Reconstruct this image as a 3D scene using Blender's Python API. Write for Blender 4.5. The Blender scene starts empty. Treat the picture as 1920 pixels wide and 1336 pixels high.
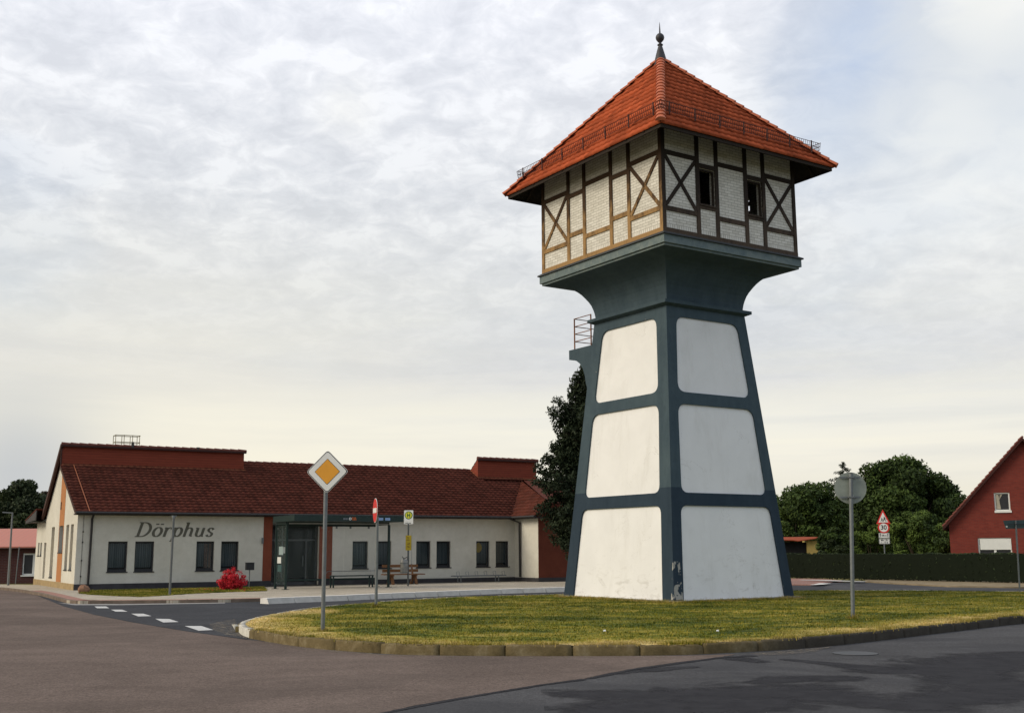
import bpy, math, random
import numpy as np
from mathutils import Vector, Matrix
from mathutils.geometry import tessellate_polygon
random.seed(7); rng = np.random.default_rng(11)
PI = math.pi; R = math.radians
S = bpy.context.scene; COL = S.collection
# ---------------------------------------------------------------- camera
F_PX, PITCH, ROLL, EYE = 2120.0, R(9.69), R(-0.3), 1.55
cam = bpy.data.objects.new('camera', bpy.data.cameras.new('camera')); COL.objects.link(cam); S.camera = cam
cam.data.sensor_width = 36; cam.data.lens = F_PX/1920*36; cam.data.clip_end = 3000; cam.data.clip_start = .1
cam.matrix_world = Matrix.Translation((0,0,EYE)) @ Matrix.Rotation(PI/2+PITCH,4,'X') @ Matrix.Rotation(ROLL,4,'Z')
S.render.resolution_x, S.render.resolution_y = 1024, 712
S.view_settings.view_transform = 'Standard'; S.view_settings.look = 'None'
S.view_settings.exposure = 0; S.view_settings.gamma = 1
SUN_DIR = Vector((-.93,-.30,.60)).normalized()      # towards the sun, a bright veiled patch in the west
# ---------------------------------------------------------------- sky
W = bpy.data.worlds.new('World'); S.world = W; W.use_nodes = True
wt = W.node_tree; wt.nodes.clear()
def wn(t, **k):
    n = wt.nodes.new(t)
    for a, b in k.items(): setattr(n, a, b)
    return n
def wl(a, b): wt.links.new(a, b)
def wmath(op, a, b=None, c=None, clamp=False):
    n = wn('ShaderNodeMath', operation=op, use_clamp=clamp)
    for i, v in enumerate((a, b, c)):
        if v is None: continue
        if isinstance(v, (int, float)): n.inputs[i].default_value = v
        else: wl(v, n.inputs[i])
    return n.outputs[0]
def wramp(fac, stops, interp='LINEAR'):
    n = wn('ShaderNodeValToRGB'); n.color_ramp.interpolation = interp
    e = n.color_ramp.elements
    while len(e) > 1: e.remove(e[-1])
    e[0].position, e[0].color = stops[0][0], (*stops[0][1], 1)
    for p, c in stops[1:]: e.new(p).color = (*c, 1)
    wl(fac, n.inputs[0]); return n.outputs[0]
def wmix(blend, f, a, b):
    n = wn('ShaderNodeMix', data_type='RGBA', blend_type=blend)
    for sock, v in ((n.inputs[0], f), (n.inputs[6], a), (n.inputs[7], b)):
        if isinstance(v, (int, float)): sock.default_value = v
        elif isinstance(v, tuple): sock.default_value = (*v, 1)
        else: wl(v, sock)
    return n.outputs[2]
tc = wn('ShaderNodeTexCoord'); sx = wn('ShaderNodeSeparateXYZ'); wl(tc.outputs['Generated'], sx.inputs[0])
dz = wmath('MAXIMUM', sx.outputs[2], 0.0)
den = wmath('ADD', dz, 0.26)
cx_ = wmath('DIVIDE', sx.outputs[0], den); cy_ = wmath('DIVIDE', sx.outputs[1], den)
cv = wn('ShaderNodeCombineXYZ'); wl(cx_, cv.inputs[0]); wl(cy_, cv.inputs[1])
def wnoise(scale, detail, rough, dist=0.0, vec=None, off=0.0):
    mp = wn('ShaderNodeMapping'); mp.inputs['Location'].default_value = (off, off*.7, off*1.3)
    wl(vec or cv.outputs[0], mp.inputs[0])
    n = wn('ShaderNodeTexNoise'); n.inputs['Scale'].default_value = scale; n.inputs['Detail'].default_value = detail
    n.inputs['Roughness'].default_value = rough; n.inputs['Distortion'].default_value = dist
    wl(mp.outputs[0], n.inputs[0]); return n.outputs['Fac']
grad = wramp(dz, [(0,(.66,.68,.66)),(.035,(.78,.755,.67)),(.075,(.91,.875,.765)),(.11,(.88,.865,.785)),(.145,(.74,.745,.74)),
                  (.20,(.72,.74,.755)),(.26,(.76,.78,.80)),(.33,(.80,.82,.855)),(.44,(.87,.89,.95)),(.7,(.80,.82,.88)),(1,(.74,.78,.86))])
n1 = wnoise(8.5, 9, .58, .5); n2 = wnoise(22.0, 8, .62, .6, off=3.1); n3 = wnoise(1.4, 4, .5, off=7.7)
mott = wmath('ADD', wmath('MULTIPLY', n1, .6), wmath('MULTIPLY', n2, .4))
clump = wramp(mott, [(.39,(.82,.835,.86)),(.47,(.94,.95,.965)),(.52,(1.03,1.03,1.03)),(.58,(1.17,1.165,1.15))])
hi = wmath('MULTIPLY', wmath('SUBTRACT', dz, .12), 6.0, clamp=True)        # mottling only high up
col = wmix('MULTIPLY', wmath('MULTIPLY', hi, .72), grad, clump)
# stretched bands of stratus low over the horizon
bv = wn('ShaderNodeCombineXYZ'); wl(wmath('MULTIPLY', sx.outputs[0], 1.6), bv.inputs[0]); wl(wmath('MULTIPLY', dz, 16.0), bv.inputs[2])
bn = wnoise(1.5, 6, .55, .4, bv.outputs[0], 2.2)
band = wramp(bn, [(.38,(.90,.915,.95)),(.5,(1,1,1)),(.62,(1.05,1.04,1.0))])
lo = wmath('SUBTRACT', 1.0, wmath('MULTIPLY', wmath('SUBTRACT', dz, .14), 7.0, clamp=True))
col = wmix('MULTIPLY', wmath('MULTIPLY', lo, .9), col, band)
def lobe(d, power, gain):
    v = Vector(d).normalized(); vn = wn('ShaderNodeVectorMath', operation='DOT_PRODUCT'); wl(tc.outputs['Generated'], vn.inputs[0])
    vn.inputs[1].default_value = v; return wmath('MULTIPLY', wmath('POWER', wmath('MAXIMUM', vn.outputs['Value'], 0.0), power), gain)
wg = lobe((-.32,.94,.10), 24, .85)
col = wmix('MIX', wmath('MULTIPLY', wg, wmath('SUBTRACT', 1.0, wmath('MULTIPLY', dz, 3.2, clamp=True))), col, (.95,.895,.73))
wp = wmath('MULTIPLY', lobe((-.14,.917,.374), 3200, .8), n2, clamp=True)
col = wmix('MIX', wp, col, (.98,.98,.93))
# thin bright cloud high on the right, dull bank low on the left, warm break in the west
br = wmath('MULTIPLY', lobe((.371,.853,.367), 130, 1.9), wmath('ADD', n1, .10), clamp=True)
col = wmix('MIX', br, col, (.97,.97,.93))
bl = wmath('MULTIPLY', lobe((-.40,.915,.062), 420, .8), 1.0, clamp=True)
col = wmix('MIX', bl, col, (.50,.535,.58))
ws = lobe((-.92,-.25,.40), 5, .9)
col = wmix('MIX', wmath('MINIMUM', ws, .7), col, (1.25,1.02,.66))
# unseen eastern and southern sky dimmed and blued, added to cut fill light
fb = wmath('MULTIPLY', wmath('SUBTRACT', .30, sx.outputs[1]), 1.8, clamp=True)
we = wmath('MULTIPLY', wmath('ADD', sx.outputs[0], .75), 1.4, clamp=True)
col = wmix('MULTIPLY', wmath('MULTIPLY', fb, we), col, (.72,.79,.88))
bt = wmath('MULTIPLY', wmath('ADD', lobe((.284,.865,.414), 1100, 1.3), lobe((.262,.893,.355), 1300, .6)), wmath('SUBTRACT', 1.1, n1), clamp=True)
col = wmix('MIX', wmath('MULTIPLY', bt, .8), col, (.62,.73,.93))
# blue gaps where the physical sky shows through
sky = wn('ShaderNodeTexSky', sky_type='NISHITA'); sky.sun_disc = False
sky.sun_elevation = math.asin(SUN_DIR.z); sky.sun_rotation = math.atan2(SUN_DIR.x, SUN_DIR.y)
sky.altitude = 50; sky.air_density = 1; sky.dust_density = .6; sky.ozone_density = 1.5
bgS = wn('ShaderNodeBackground'); bgS.inputs[1].default_value = .15; wl(sky.outputs[0], bgS.inputs[0])  # clear sky seen through thin veil
bgC = wn('ShaderNodeBackground'); wl(col, bgC.inputs[0]); bgC.inputs[1].default_value = 1.0
gap = wmath('ADD', wmath('MULTIPLY', wmath('SUBTRACT', n3, .52), 2.2, clamp=True),
            wmath('MULTIPLY', wmath('ADD', lobe((.284,.865,.414), 900, 2.4), lobe((.262,.893,.362), 700, 1.1)), wmath('SUBTRACT', 1.0, n1)))
gap = wmath('MULTIPLY', wmath('MULTIPLY', gap, hi), .8, clamp=True); gap = wmath('MINIMUM', gap, .30)
mx = wn('ShaderNodeMixShader'); wl(gap, mx.inputs[0]); wl(bgC.outputs[0], mx.inputs[1]); wl(bgS.outputs[0], mx.inputs[2])
wo = wn('ShaderNodeOutputWorld'); wl(mx.outputs[0], wo.inputs[0])
# ---------------------------------------------------------------- sun
sun = bpy.data.objects.new('sun', bpy.data.lights.new('sun', 'SUN')); COL.objects.link(sun)
sun.data.energy = 2.0; sun.data.angle = R(26); sun.data.color = (1.0,.90,.75)
sun.rotation_euler = SUN_DIR.to_track_quat('Z','Y').to_euler()

# ================================================================ helpers
def ray(px, py):
    a, b = px-960, 668-py; cr, sr = math.cos(ROLL), math.sin(ROLL)
    u, v = a*cr-b*sr, a*sr+b*cr; cp, sp = math.cos(PITCH), math.sin(PITCH)
    return Vector((u/F_PX, cp-v/F_PX*sp, sp+v/F_PX*cp))
def G(px, py, z=0.0):                       # survey: ground point seen at a spot of the photograph
    d = ray(px, py); k = (z-EYE)/d.z; return Vector((d.x*k, d.y*k, z))
def at(px, py, Y):                          # survey: point at depth Y
    d = ray(px, py); k = Y/d.y; return Vector((d.x*k, Y, EYE+d.z*k))
class MB:
    def __init__(s): s.v = []; s.f = []
    def face(s, pts):
        n = len(s.v); s.v += [tuple(p) for p in pts]; s.f.append(tuple(range(n, n+len(pts))))
    def box(s, a, b, M=None):
        x0,y0,z0 = a; x1,y1,z1 = b
        P = [Vector(p) for p in ((x0,y0,z0),(x1,y0,z0),(x1,y1,z0),(x0,y1,z0),(x0,y0,z1),(x1,y0,z1),(x1,y1,z1),(x0,y1,z1))]
        if M is not None: P = [M @ p for p in P]
        n = len(s.v); s.v += [tuple(p) for p in P]
        s.f += [tuple(n+i for i in q) for q in ((0,3,2,1),(4,5,6,7),(0,1,5,4),(1,2,6,5),(2,3,7,6),(3,0,4,7))]
        return s
    def bar(s, p, q, w, h, up=(0,0,1)):     # rectangular bar from p to q; w across, h along up
        p, q = Vector(p), Vector(q); d = (q-p); L = d.length; d.normalize(); up = Vector(up)
        sd = d.cross(up).normalized(); u = sd.cross(d).normalized()
        M = Matrix((( sd.x,d.x,u.x,p.x),(sd.y,d.y,u.y,p.y),(sd.z,d.z,u.z,p.z),(0,0,0,1)))
        return s.box((-w/2,0,-h/2),(w/2,L,h/2),M)
    def tube(s, pts, r, n=8, caps=True):
        pts = [Vector(p) for p in pts]; rs = r if isinstance(r, (list,tuple)) else [r]*len(pts)
        prev = None; base = len(s.v)
        for i, p in enumerate(pts):
            d = (pts[min(i+1,len(pts)-1)]-pts[max(i-1,0)]).normalized()
            a = Vector((1,0,0)) if abs(d.x) < .9 else Vector((0,1,0))
            u = (prev - d*prev.dot(d)).normalized() if prev is not None else d.cross(a).normalized()
            prev = u; w = d.cross(u)
            for k in range(n):
                t = 2*PI*k/n; s.v.append(tuple(p + (u*math.cos(t)+w*math.sin(t))*rs[i]))
        for i in range(len(pts)-1):
            for k in range(n):
                a0 = base+i*n+k; a1 = base+i*n+(k+1)%n; s.f.append((a0,a1,a1+n,a0+n))
        if caps:
            s.f.append(tuple(base+k for k in reversed(range(n)))); s.f.append(tuple(base+(len(pts)-1)*n+k for k in range(n)))
        return s
    def prism(s, poly, z0, z1):             # polygon (x,y) ccw extruded in z
        n = len(poly); b = len(s.v)
        s.v += [(x,y,z0) for x,y in poly]+[(x,y,z1) for x,y in poly]
        for i in range(n): j = (i+1)%n; s.f.append((b+i,b+j,b+n+j,b+n+i))
        for tri in tessellate_polygon([[Vector((x,y,0)) for x,y in poly]]):
            s.f.append(tuple(b+n+i for i in tri)); s.f.append(tuple(b+i for i in reversed(tri)))
        return s
    def plate(s, poly3, nrm, th):           # flat polygon in 3D given thickness
        nrm = Vector(nrm).normalized()*th; P = [Vector(p) for p in poly3]; n = len(P); b = len(s.v)
        s.v += [tuple(p) for p in P]+[tuple(p+nrm) for p in P]
        for i in range(n): j = (i+1)%n; s.f.append((b+i,b+j,b+n+j,b+n+i))
        for tri in tessellate_polygon([P]):
            s.f.append(tuple(b+i for i in tri)); s.f.append(tuple(b+n+i for i in tri))
        return s
    def holed(s, outer, holes, fn, depth):  # wall face with openings; fn(u,v,d) -> point, reveals of given depth
        loops = [outer]+holes; flat = [p for l in loops for p in l]; b = len(s.v)
        s.v += [tuple(fn(u,v,0)) for u,v in flat]
        for tri in tessellate_polygon([[Vector((u,v,0)) for u,v in l] for l in loops]): s.f.append(tuple(b+i for i in tri))
        for l in holes:
            for i in range(len(l)):
                j = (i+1) % len(l); s.face([fn(*l[i],0),fn(*l[j],0),fn(*l[j],depth),fn(*l[i],depth)])
        return s
    def build(s, name, mat, parent=None, smooth=False, fix=True):
        me = bpy.data.meshes.new(name); me.from_pydata(s.v, [], s.f); me.materials.append(mat)
        if fix:
            import bmesh
            bm = bmesh.new(); bm.from_mesh(me); bmesh.ops.recalc_face_normals(bm, faces=bm.faces); bm.to_mesh(me); bm.free()
        if smooth: me.polygons.foreach_set('use_smooth', [True]*len(me.polygons))
        o = bpy.data.objects.new(name, me); COL.objects.link(o)
        if parent is not None: o.parent = parent; 
        if parent is not None and 'zoff' in parent: o.location.z = -parent['zoff']
        return o
def npmesh(name, V, Fq, mat, parent=None, attr=None, smooth=False):   # big meshes: arrays of verts and tri/quad indices
    V = np.asarray(V, np.float32); Fq = np.asarray(Fq, np.int32); k = Fq.shape[1]
    me = bpy.data.meshes.new(name); me.vertices.add(len(V)); me.vertices.foreach_set('co', V.ravel())
    me.loops.add(Fq.size); me.loops.foreach_set('vertex_index', Fq.ravel())
    me.polygons.add(len(Fq)); me.polygons.foreach_set('loop_start', np.arange(0, Fq.size, k, dtype=np.int32))
    if smooth: me.polygons.foreach_set('use_smooth', np.ones(len(Fq), bool))
    if attr is not None:
        for nm, (dom, vals) in attr.items():
            a = me.attributes.new(nm, 'FLOAT', dom); a.data.foreach_set('value', np.asarray(vals, np.float32))
    me.update(calc_edges=True); me.materials.append(mat)
    o = bpy.data.objects.new(name, me); COL.objects.link(o)
    if parent is not None:
        o.parent = parent
        if 'zoff' in parent: o.location.z = -parent['zoff']
    return o
def tag(o, label=None, cat=None, group=None, kind=None):
    for k, v in (('label',label),('category',cat),('group',group),('kind',kind)):
        if v: o[k] = v
    return o
def thing(name, label, cat, loc=(0,0,0), rz=0.0, group=None, zoff=False):
    o = bpy.data.objects.new(name, None); COL.objects.link(o); o.location = loc; o.rotation_euler = (0,0,rz)
    o.empty_display_size = .3
    if zoff: o['zoff'] = loc[2]
    return tag(o, label, cat, group)
def struct(o): o['kind'] = 'structure'; return o
# ---------------------------------------------------------------- materials
class Mat:
    def __init__(s, name, rough=.85, spec=.3, metal=0):
        s.m = bpy.data.materials.new(name); s.m.use_nodes = True; s.t = s.m.node_tree; s.b = s.t.nodes['Principled BSDF']
        s.b.inputs['Roughness'].default_value = rough; s.b.inputs['Specular IOR Level'].default_value = spec; s.b.inputs['Metallic'].default_value = metal
        s.co = s.n('ShaderNodeTexCoord').outputs['Object']; s.geo = s.n('ShaderNodeNewGeometry').outputs['Position']
    def n(s, t, **k):
        x = s.t.nodes.new(t)
        for a, b in k.items(): setattr(x, a, b)
        return x
    def l(s, a, b): s.t.links.new(a, b)
    def put(s, sock, v):
        if isinstance(v, (int,float)): sock.default_value = v
        elif isinstance(v, tuple): sock.default_value = (*v,1) if len(v)==3 and sock.type=='RGBA' else v
        else: s.l(v, sock)
    def math(s, op, a, b=0.0, c=0.0, clamp=False):
        x = s.n('ShaderNodeMath', operation=op, use_clamp=clamp)
        s.put(x.inputs[0],a); s.put(x.inputs[1],b); s.put(x.inputs[2],c); return x.outputs[0]
    def noise(s, scale, detail=5, rough=.55, dist=0, vec=None, sc=(1,1,1), off=0.0):
        mp = s.n('ShaderNodeMapping'); mp.inputs['Scale'].default_value = sc; mp.inputs['Location'].default_value = (off,)*3; s.l(vec or s.co, mp.inputs[0])
        x = s.n('ShaderNodeTexNoise'); x.inputs['Scale'].default_value = scale; x.inputs['Detail'].default_value = detail
        x.inputs['Roughness'].default_value = rough; x.inputs['Distortion'].default_value = dist; s.l(mp.outputs[0], x.inputs[0]); return x.outputs['Fac']
    def ramp(s, f, stops):
        x = s.n('ShaderNodeValToRGB'); e = x.color_ramp.elements
        while len(e) > 1: e.remove(e[-1])
        def c4(c): return (*c,1) if isinstance(c, tuple) else (c,c,c,1)
        e[0].position, e[0].color = stops[0][0], c4(stops[0][1])
        for p, c in stops[1:]: e.new(p).color = c4(c)
        s.put(x.inputs[0], f); return x.outputs[0]
    def mix(s, f, a, b, blend='MIX'):
        x = s.n('ShaderNodeMix', data_type='RGBA', blend_type=blend); s.put(x.inputs[0],f); s.put(x.inputs[6],a); s.put(x.inputs[7],b); return x.outputs[2]
    def color(s, c): s.put(s.b.inputs['Base Color'], c); return s
    def bump(s, h, strength=.3, dist=.02):
        x = s.n('ShaderNodeBump'); x.inputs['Strength'].default_value = strength; x.inputs['Distance'].default_value = dist
        s.put(x.inputs['Height'], h); s.l(x.outputs[0], s.b.inputs['Normal']); return s
    def sep(s, vec=None):
        x = s.n('ShaderNodeSeparateXYZ'); s.l(vec or s.co, x.inputs[0]); return x.outputs
    def attr(s, name):
        x = s.n('ShaderNodeAttribute'); x.attribute_name = name; return x.outputs['Fac']
def simple(name, c, rough=.8, spec=.3, metal=0, var=.12, scale=6, bump=0, bscale=60):
    m = Mat(name, rough, spec, metal); n = m.noise(scale, 6, .6)
    lo = tuple(x*(1-var) for x in c); hi = tuple(min(1,x*(1+var)) for x in c)
    m.color(m.ramp(n, [(.3,lo),(.7,hi)]))
    if bump: m.bump(m.noise(bscale,4,.6), bump, .01)
    return m.m
def lin(r,g,b): return tuple(((x/255+.055)/1.055)**2.4 if x > 10 else x/255/12.92 for x in (r,g,b))
metal_grey = simple('galvanised_steel', (.17,.185,.19), .5, .5, .5, .15, 12)
dark_metal = simple('dark_metal', (.03,.032,.036), .5, .4, .3)
sign_white = simple('sign_white', (.72,.73,.70), .45, .5, 0, .05, 4)
sign_black = simple('sign_black', (.015,.015,.015), .45)
sign_red = simple('sign_red', (.62,.025,.02), .4, .5, 0, .05)
sign_yellow = simple('sign_amber', (.72,.32,.02), .4, .5, 0, .05)
sign_back = simple('sign_back', (.24,.27,.24), .6, .4, .2, .15, 5)

# ================================================================ ground, roads
def asphalt(name, c, light, patch=0.0, pc=(0,0,0)):
    m = Mat(name, .95, .04); p = m.geo
    big = m.noise(.35,5,.6,.6,p); mid = m.noise(2.2,6,.65,.3,p,off=4.0); fine = m.noise(42,3,.7,0,p); grit = m.noise(130,2,.6,0,p)
    base = m.ramp(big, [(.35,tuple(x*.84 for x in c)),(.65,tuple(x*1.12 for x in c))])
    base = m.mix(.55, base, m.ramp(mid,[(.3,(.82,.82,.82)),(.7,(1.15,1.15,1.15))]), 'MULTIPLY')
    md2 = m.noise(15,5,.75,.2,p,off=6.0); base = m.mix(.7, base, m.ramp(md2,[(.32,(.66,.66,.66)),(.5,(1,1,1)),(.68,(1.36,1.36,1.36))]), 'MULTIPLY')
    base = m.mix(.85, base, m.ramp(fine,[(.3,(.55,.55,.55)),(.7,(1.45,1.45,1.45))]), 'MULTIPLY')
    spk = m.ramp(grit,[(.62,0.0),(.72,1.0)])
    base = m.mix(m.math('MULTIPLY',spk,.35), base, light)
    wear = m.noise(1.1,5,.6,.3,p,(.18,1.3,1),2.0); base = m.mix(.22, base, m.ramp(wear,[(.35,(.82,.82,.82)),(.65,(1.16,1.16,1.16))]), 'MULTIPLY')
    if patch:
        pn = m.noise(.22,6,.62,1.2,p,(1,1.6,1),off=9.0); f = m.ramp(pn,[(.50,0.0),(.545,patch)])
        base = m.mix(f, base, pc)
    m.color(base).bump(m.math('ADD',fine,grit), .35, .012); return m.m
asph_grey = asphalt('asphalt_grey', (.080,.080,.084), (.22,.22,.22), .45, (.050,.051,.056))
asph_brown = asphalt('asphalt_brown', (.150,.117,.101), (.26,.21,.18), .30, (.100,.080,.070))
asph_dark = asphalt('asphalt_new', (.058,.060,.066), (.15,.15,.15))
def pavers(name, c1, c2, mortar, sx=.2, sy=.1, var=.2):
    m = Mat(name, .9, .2); b = m.n('ShaderNodeTexBrick'); m.l(m.geo, b.inputs[0])
    mp = m.n('ShaderNodeMapping'); mp.inputs['Rotation'].default_value = (0,0,R(-30.4)); m.l(m.geo, mp.inputs[0]); m.l(mp.outputs[0], b.inputs[0])
    b.inputs['Color1'].default_value = (*c1,1); b.inputs['Color2'].default_value = (*c2,1); b.inputs['Mortar'].default_value = (*mortar,1)
    b.inputs['Scale'].default_value = 1; b.inputs['Brick Width'].default_value = sx; b.inputs['Row Height'].default_value = sy; b.inputs['Mortar Size'].default_value = .006
    n = m.noise(1.1,6,.65,.4,m.geo); c = m.mix(.8, b.outputs['Color'], m.ramp(n,[(.3,(.75,.74,.7)),(.7,(1.15,1.13,1.1))]), 'MULTIPLY')
    m.color(c).bump(b.outputs['Fac'], -.3, .01); return m.m
pave_mat = pavers('pale_pavers', (.47,.42,.34), (.40,.36,.30), (.22,.19,.15))
pave_red = pavers('red_pavers', (.38,.21,.17), (.32,.17,.14), (.2,.14,.11))
def sheet(name, pts, z, mat, drop=0.0):
    mb = MB(); poly = [(p.x,p.y) for p in pts]
    if drop: mb.prism(poly, z-drop, z)
    else:
        for tri in tessellate_polygon([[Vector((x,y,0)) for x,y in poly]]): mb.face([(poly[i][0],poly[i][1],z) for i in tri])
    o = mb.build(name, mat)
    for p in ([] if drop else o.data.polygons):
        if p.normal.z < 0: p.flip()
    return struct(o)
# grassy land to the horizon
gm = Mat('meadow', .95, .1); g1 = gm.noise(.25,7,.65,.5,gm.geo); g2 = gm.noise(9,5,.7,0,gm.geo)
gm.color(gm.mix(.6, gm.ramp(g1,[(.35,(.075,.085,.022)),(.6,(.16,.135,.045))]), gm.ramp(g2,[(.3,(.6,.6,.6)),(.7,(1.4,1.4,1.4))]),'MULTIPLY')).bump(g2,.6,.05)
mb = MB(); mb.face([(-1500,-200,-.06),(1500,-200,-.06),(1500,2200,-.06),(-1500,2200,-.06)]); struct(mb.build('ground', gm.m))
# the road surface of the whole junction
Rd = lambda *q: [G(x,y,0) for x,y in q]
road_far = [Vector((-60,58,0)),Vector((-40,56,0)),G(0,1100,0),G(42,1106,0)]
struct(sheet('road', [Vector((-45,-8,0)),Vector((60,-8,0)),Vector((60,40,0))]+[G(1915,1100,0),G(1778,1098,0),G(1686,1093.5,0),G(1622,1089.5,0),G(1549,1091,0),G(1300,1093,0),G(1061,1106,0),G(700,1114,0),G(500,1123,0),G(120,1122,0),G(42,1106,0),G(0,1100,0),Vector((-45,56,0))], 0, asph_grey))
# older brownish carriageway on the left and centre
bz = .004
joint = [(1380,1226),(1356,1230),(1271,1241),(1185,1253),(1100,1271),(1020,1281),(969,1290),(910,1299),(856,1308),(765,1324),(710,1336),(560,1378),(430,1440)]
jp = []
for (a,b),(c,d) in zip(joint[:-1],joint[1:]):
    for k in range(6): t=k/6; jp.append((a+(c-a)*t+random.uniform(-2.5,2.5), b+(d-b)*t+random.uniform(-.6,.6)))
brown = [G(x,y,bz) for x,y in jp]+[Vector((-6,3,bz)),Vector((-40,3,bz)),Vector((-44,50,bz)),G(0,1101.5,bz),G(60,1112,bz),G(120,1136,bz),G(175,1151,bz),G(250,1166,bz),G(350,1182.5,bz),G(462,1198,bz),G(530,1206,bz),G(600,1216,bz),G(713,1226,bz),G(874,1229,bz),G(1134,1229,bz),G(1279,1228,bz)]
sheet('brown_road', brown, bz, asph_brown)
# newer dark side street with its joint along the junction
dz_ = .008
sheet('side_street', [G(58,1111,dz_),G(120,1136,dz_),G(175,1151,dz_),G(250,1166,dz_),G(350,1182.5,dz_),G(462,1198,dz_),G(470,1190,dz_),G(450,1178,dz_),G(462,1164,dz_),G(492,1154.5,dz_),G(548,1145.5,dz_),G(703,1129,dz_),G(874,1118.5,dz_),G(1060,1115,dz_),G(1300,1110,dz_),G(1545,1106.5,dz_),G(1545,1093,dz_),G(1300,1094,dz_),G(1061,1107,dz_),G(700,1115,dz_),G(500,1124,dz_),G(150,1128,dz_),G(110,1122,dz_)], dz_, asph_dark)
paint = Mat('road_paint', .7, .3); pn = paint.noise(30,5,.7,0,paint.geo)
paint.color(paint.ramp(pn,[(.32,(.25,.25,.25)),(.45,(.50,.50,.49)),(.7,(.64,.64,.62))]))
for q in ([(177,1136),(199,1136),(205,1139.3),(182,1139.3)],[(208,1142),(229,1142),(239,1145.7),(217,1145.7)],[(246,1149.5),(269,1149.5),(284,1154),(259,1154.7)],
          [(291,1159),(317.5,1159.5),(335,1165),(306,1166)],[(346,1172.5),(377.5,1172.5),(400,1180),(372.5,1181.3)]):
    sheet('road_marking', [G(x,y,.012) for x,y in q], .012, paint.m)
gut = simple('gutter_stone', (.27,.26,.25), .9)
sheet('gutter_strip', [G(x,y,.013) for x,y in ((130,1130.5),(225,1131.5),(325,1130),(422,1128.6),(422,1130.2),(325,1131.8),(225,1133.6),(140,1133.6),(107,1129))], .013, gut)
# tar patches and a disc in place of a dark spot on the grey road
tar = Mat('tar_patch', .9, .05); tn = tar.noise(3,6,.7,.5,tar.geo); tf = tar.noise(60,3,.7,0,tar.geo)
tar.color(tar.mix(.6, tar.ramp(tn,[(.35,(.029,.029,.033)),(.65,(.047,.047,.052))]), tar.ramp(tf,[(.3,(.7,.7,.7)),(.7,(1.3,1.3,1.3))]),'MULTIPLY')).bump(tf,.3,.01)
tb = tar.math('ADD', tar.attr('core'), tar.math('MULTIPLY', tar.math('SUBTRACT', tar.noise(1.6,7,.72,.8,tar.geo,off=5), .5), 2.0)); tar.put(tar.b.inputs['Alpha'], tar.ramp(tb,[(.0,0.0),(.55,.88)]))
def strip(name, pts, ws, z, mat, jit=.05):
    P = [G(x,y,z) for x,y in pts]; out = []; W_ = []
    for i in range(len(P)-1):
        for k in range(8): t=k/8; out.append(P[i].lerp(P[i+1],t)); W_.append(ws[i]*(1-t)+ws[i+1]*t)
    out.append(P[-1]); W_.append(ws[-1]); V=[]; C=[]; Fq=[]
    for i,p in enumerate(out):
        d = (out[min(i+1,len(out)-1)]-out[max(i-1,0)]).normalized(); s_ = Vector((-d.y,d.x,0)); w = W_[i]/2*1.5; e = 0 if i in (0,len(out)-1) else 1
        for k in (-1,-.5,0,.5,1):
            q = p+s_*(w*k*(1+random.uniform(-jit,jit))); V.append(tuple(q)); C.append((1-abs(k))*1.2*e if 'tar' in name else 1)
    for i in range(len(out)-1):
        for k in range(4): a=i*5+k; Fq.append((a,a+1,a+6,a+5))
    o = npmesh(name, V, Fq, mat, attr={'core':('POINT',C)})
    for p in o.data.polygons:
        if p.normal.z < 0: p.flip()
    return struct(o)
tar_lines = [([(1080,1300),(1290,1306),(1450,1298),(1560,1306),(1660,1318),(1720,1322),(1860,1298),(1925,1284)], [.5,.9,1.1,.75,.55,.6,.8,.4]),
    ([(1150,1332),(1260,1324),(1400,1318),(1450,1312)], [.8,1.0,.8,.4]), ([(1475,1236),(1560,1244),(1650,1254),(1740,1262)], [.12,.26,.6,.25]),
    ([(1725,1258),(1790,1250),(1850,1240),(1945,1230)], [.2,1.1,1.1,1.0]), ([(1790,1252),(1840,1275),(1868,1292)], [.8,.9,.7]),
    ([(1420,1278),(1500,1272),(1600,1270)], [.2,.5,.3]), ([(1160,1262),(1230,1254),(1300,1250)], [.1,.3,.12]), ([(1380,1234),(1420,1240)], [.25,.2])]
gx, gy = np.meshgrid(np.arange(.3,9.5,.07), np.arange(8,22,.09)); X, Y = gx.ravel(), gy.ravel(); core = np.full(X.size,-1.0)
for pts_, ws_ in tar_lines:
    P_ = [G(x,y,0) for x,y in pts_]
    for a,b,wa,wb in zip(P_[:-1],P_[1:],ws_[:-1],ws_[1:]):
        vx, vy = b.x-a.x, b.y-a.y; t_ = np.clip(((X-a.x)*vx+(Y-a.y)*vy)/(vx*vx+vy*vy),0,1)
        core = np.maximum(core, 1-np.hypot(X-a.x-t_*vx, Y-a.y-t_*vy)/(wa*(1-t_)+wb*t_))
nx_ = gx.shape[1]; q = np.arange(X.size).reshape(gx.shape)[:-1,:-1].ravel(); q = q[(core[q] > -.9)]
Fq = np.stack([q,q+1,q+nx_+1,q+nx_],1); used, inv = np.unique(Fq.ravel(), return_inverse=True)
struct(npmesh('tar_patch', np.stack([X,Y,np.full(X.size,.0025)],1)[used], inv.reshape(-1,4), tar.m, attr={'core':('POINT',core[used])}))
strip('tar_patch', [(1100,1271.5),(1185,1254),(1271,1242),(1356,1231),(1420,1228)], [.1,.09,.12,.1,.2], .0065, tar.m, .12)
strip('tar_patch', [(710,1337),(856,1309),(1020,1282),(1100,1271.5)], [.05,.08,.07,.1], .0065, tar.m, .12)
mb = MB(); c = G(1603,1222,.02); mb.prism([(c.x+.33*math.cos(t*PI/12),c.y+.33*math.sin(t*PI/12)) for t in range(24)], .001, .009)
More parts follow.
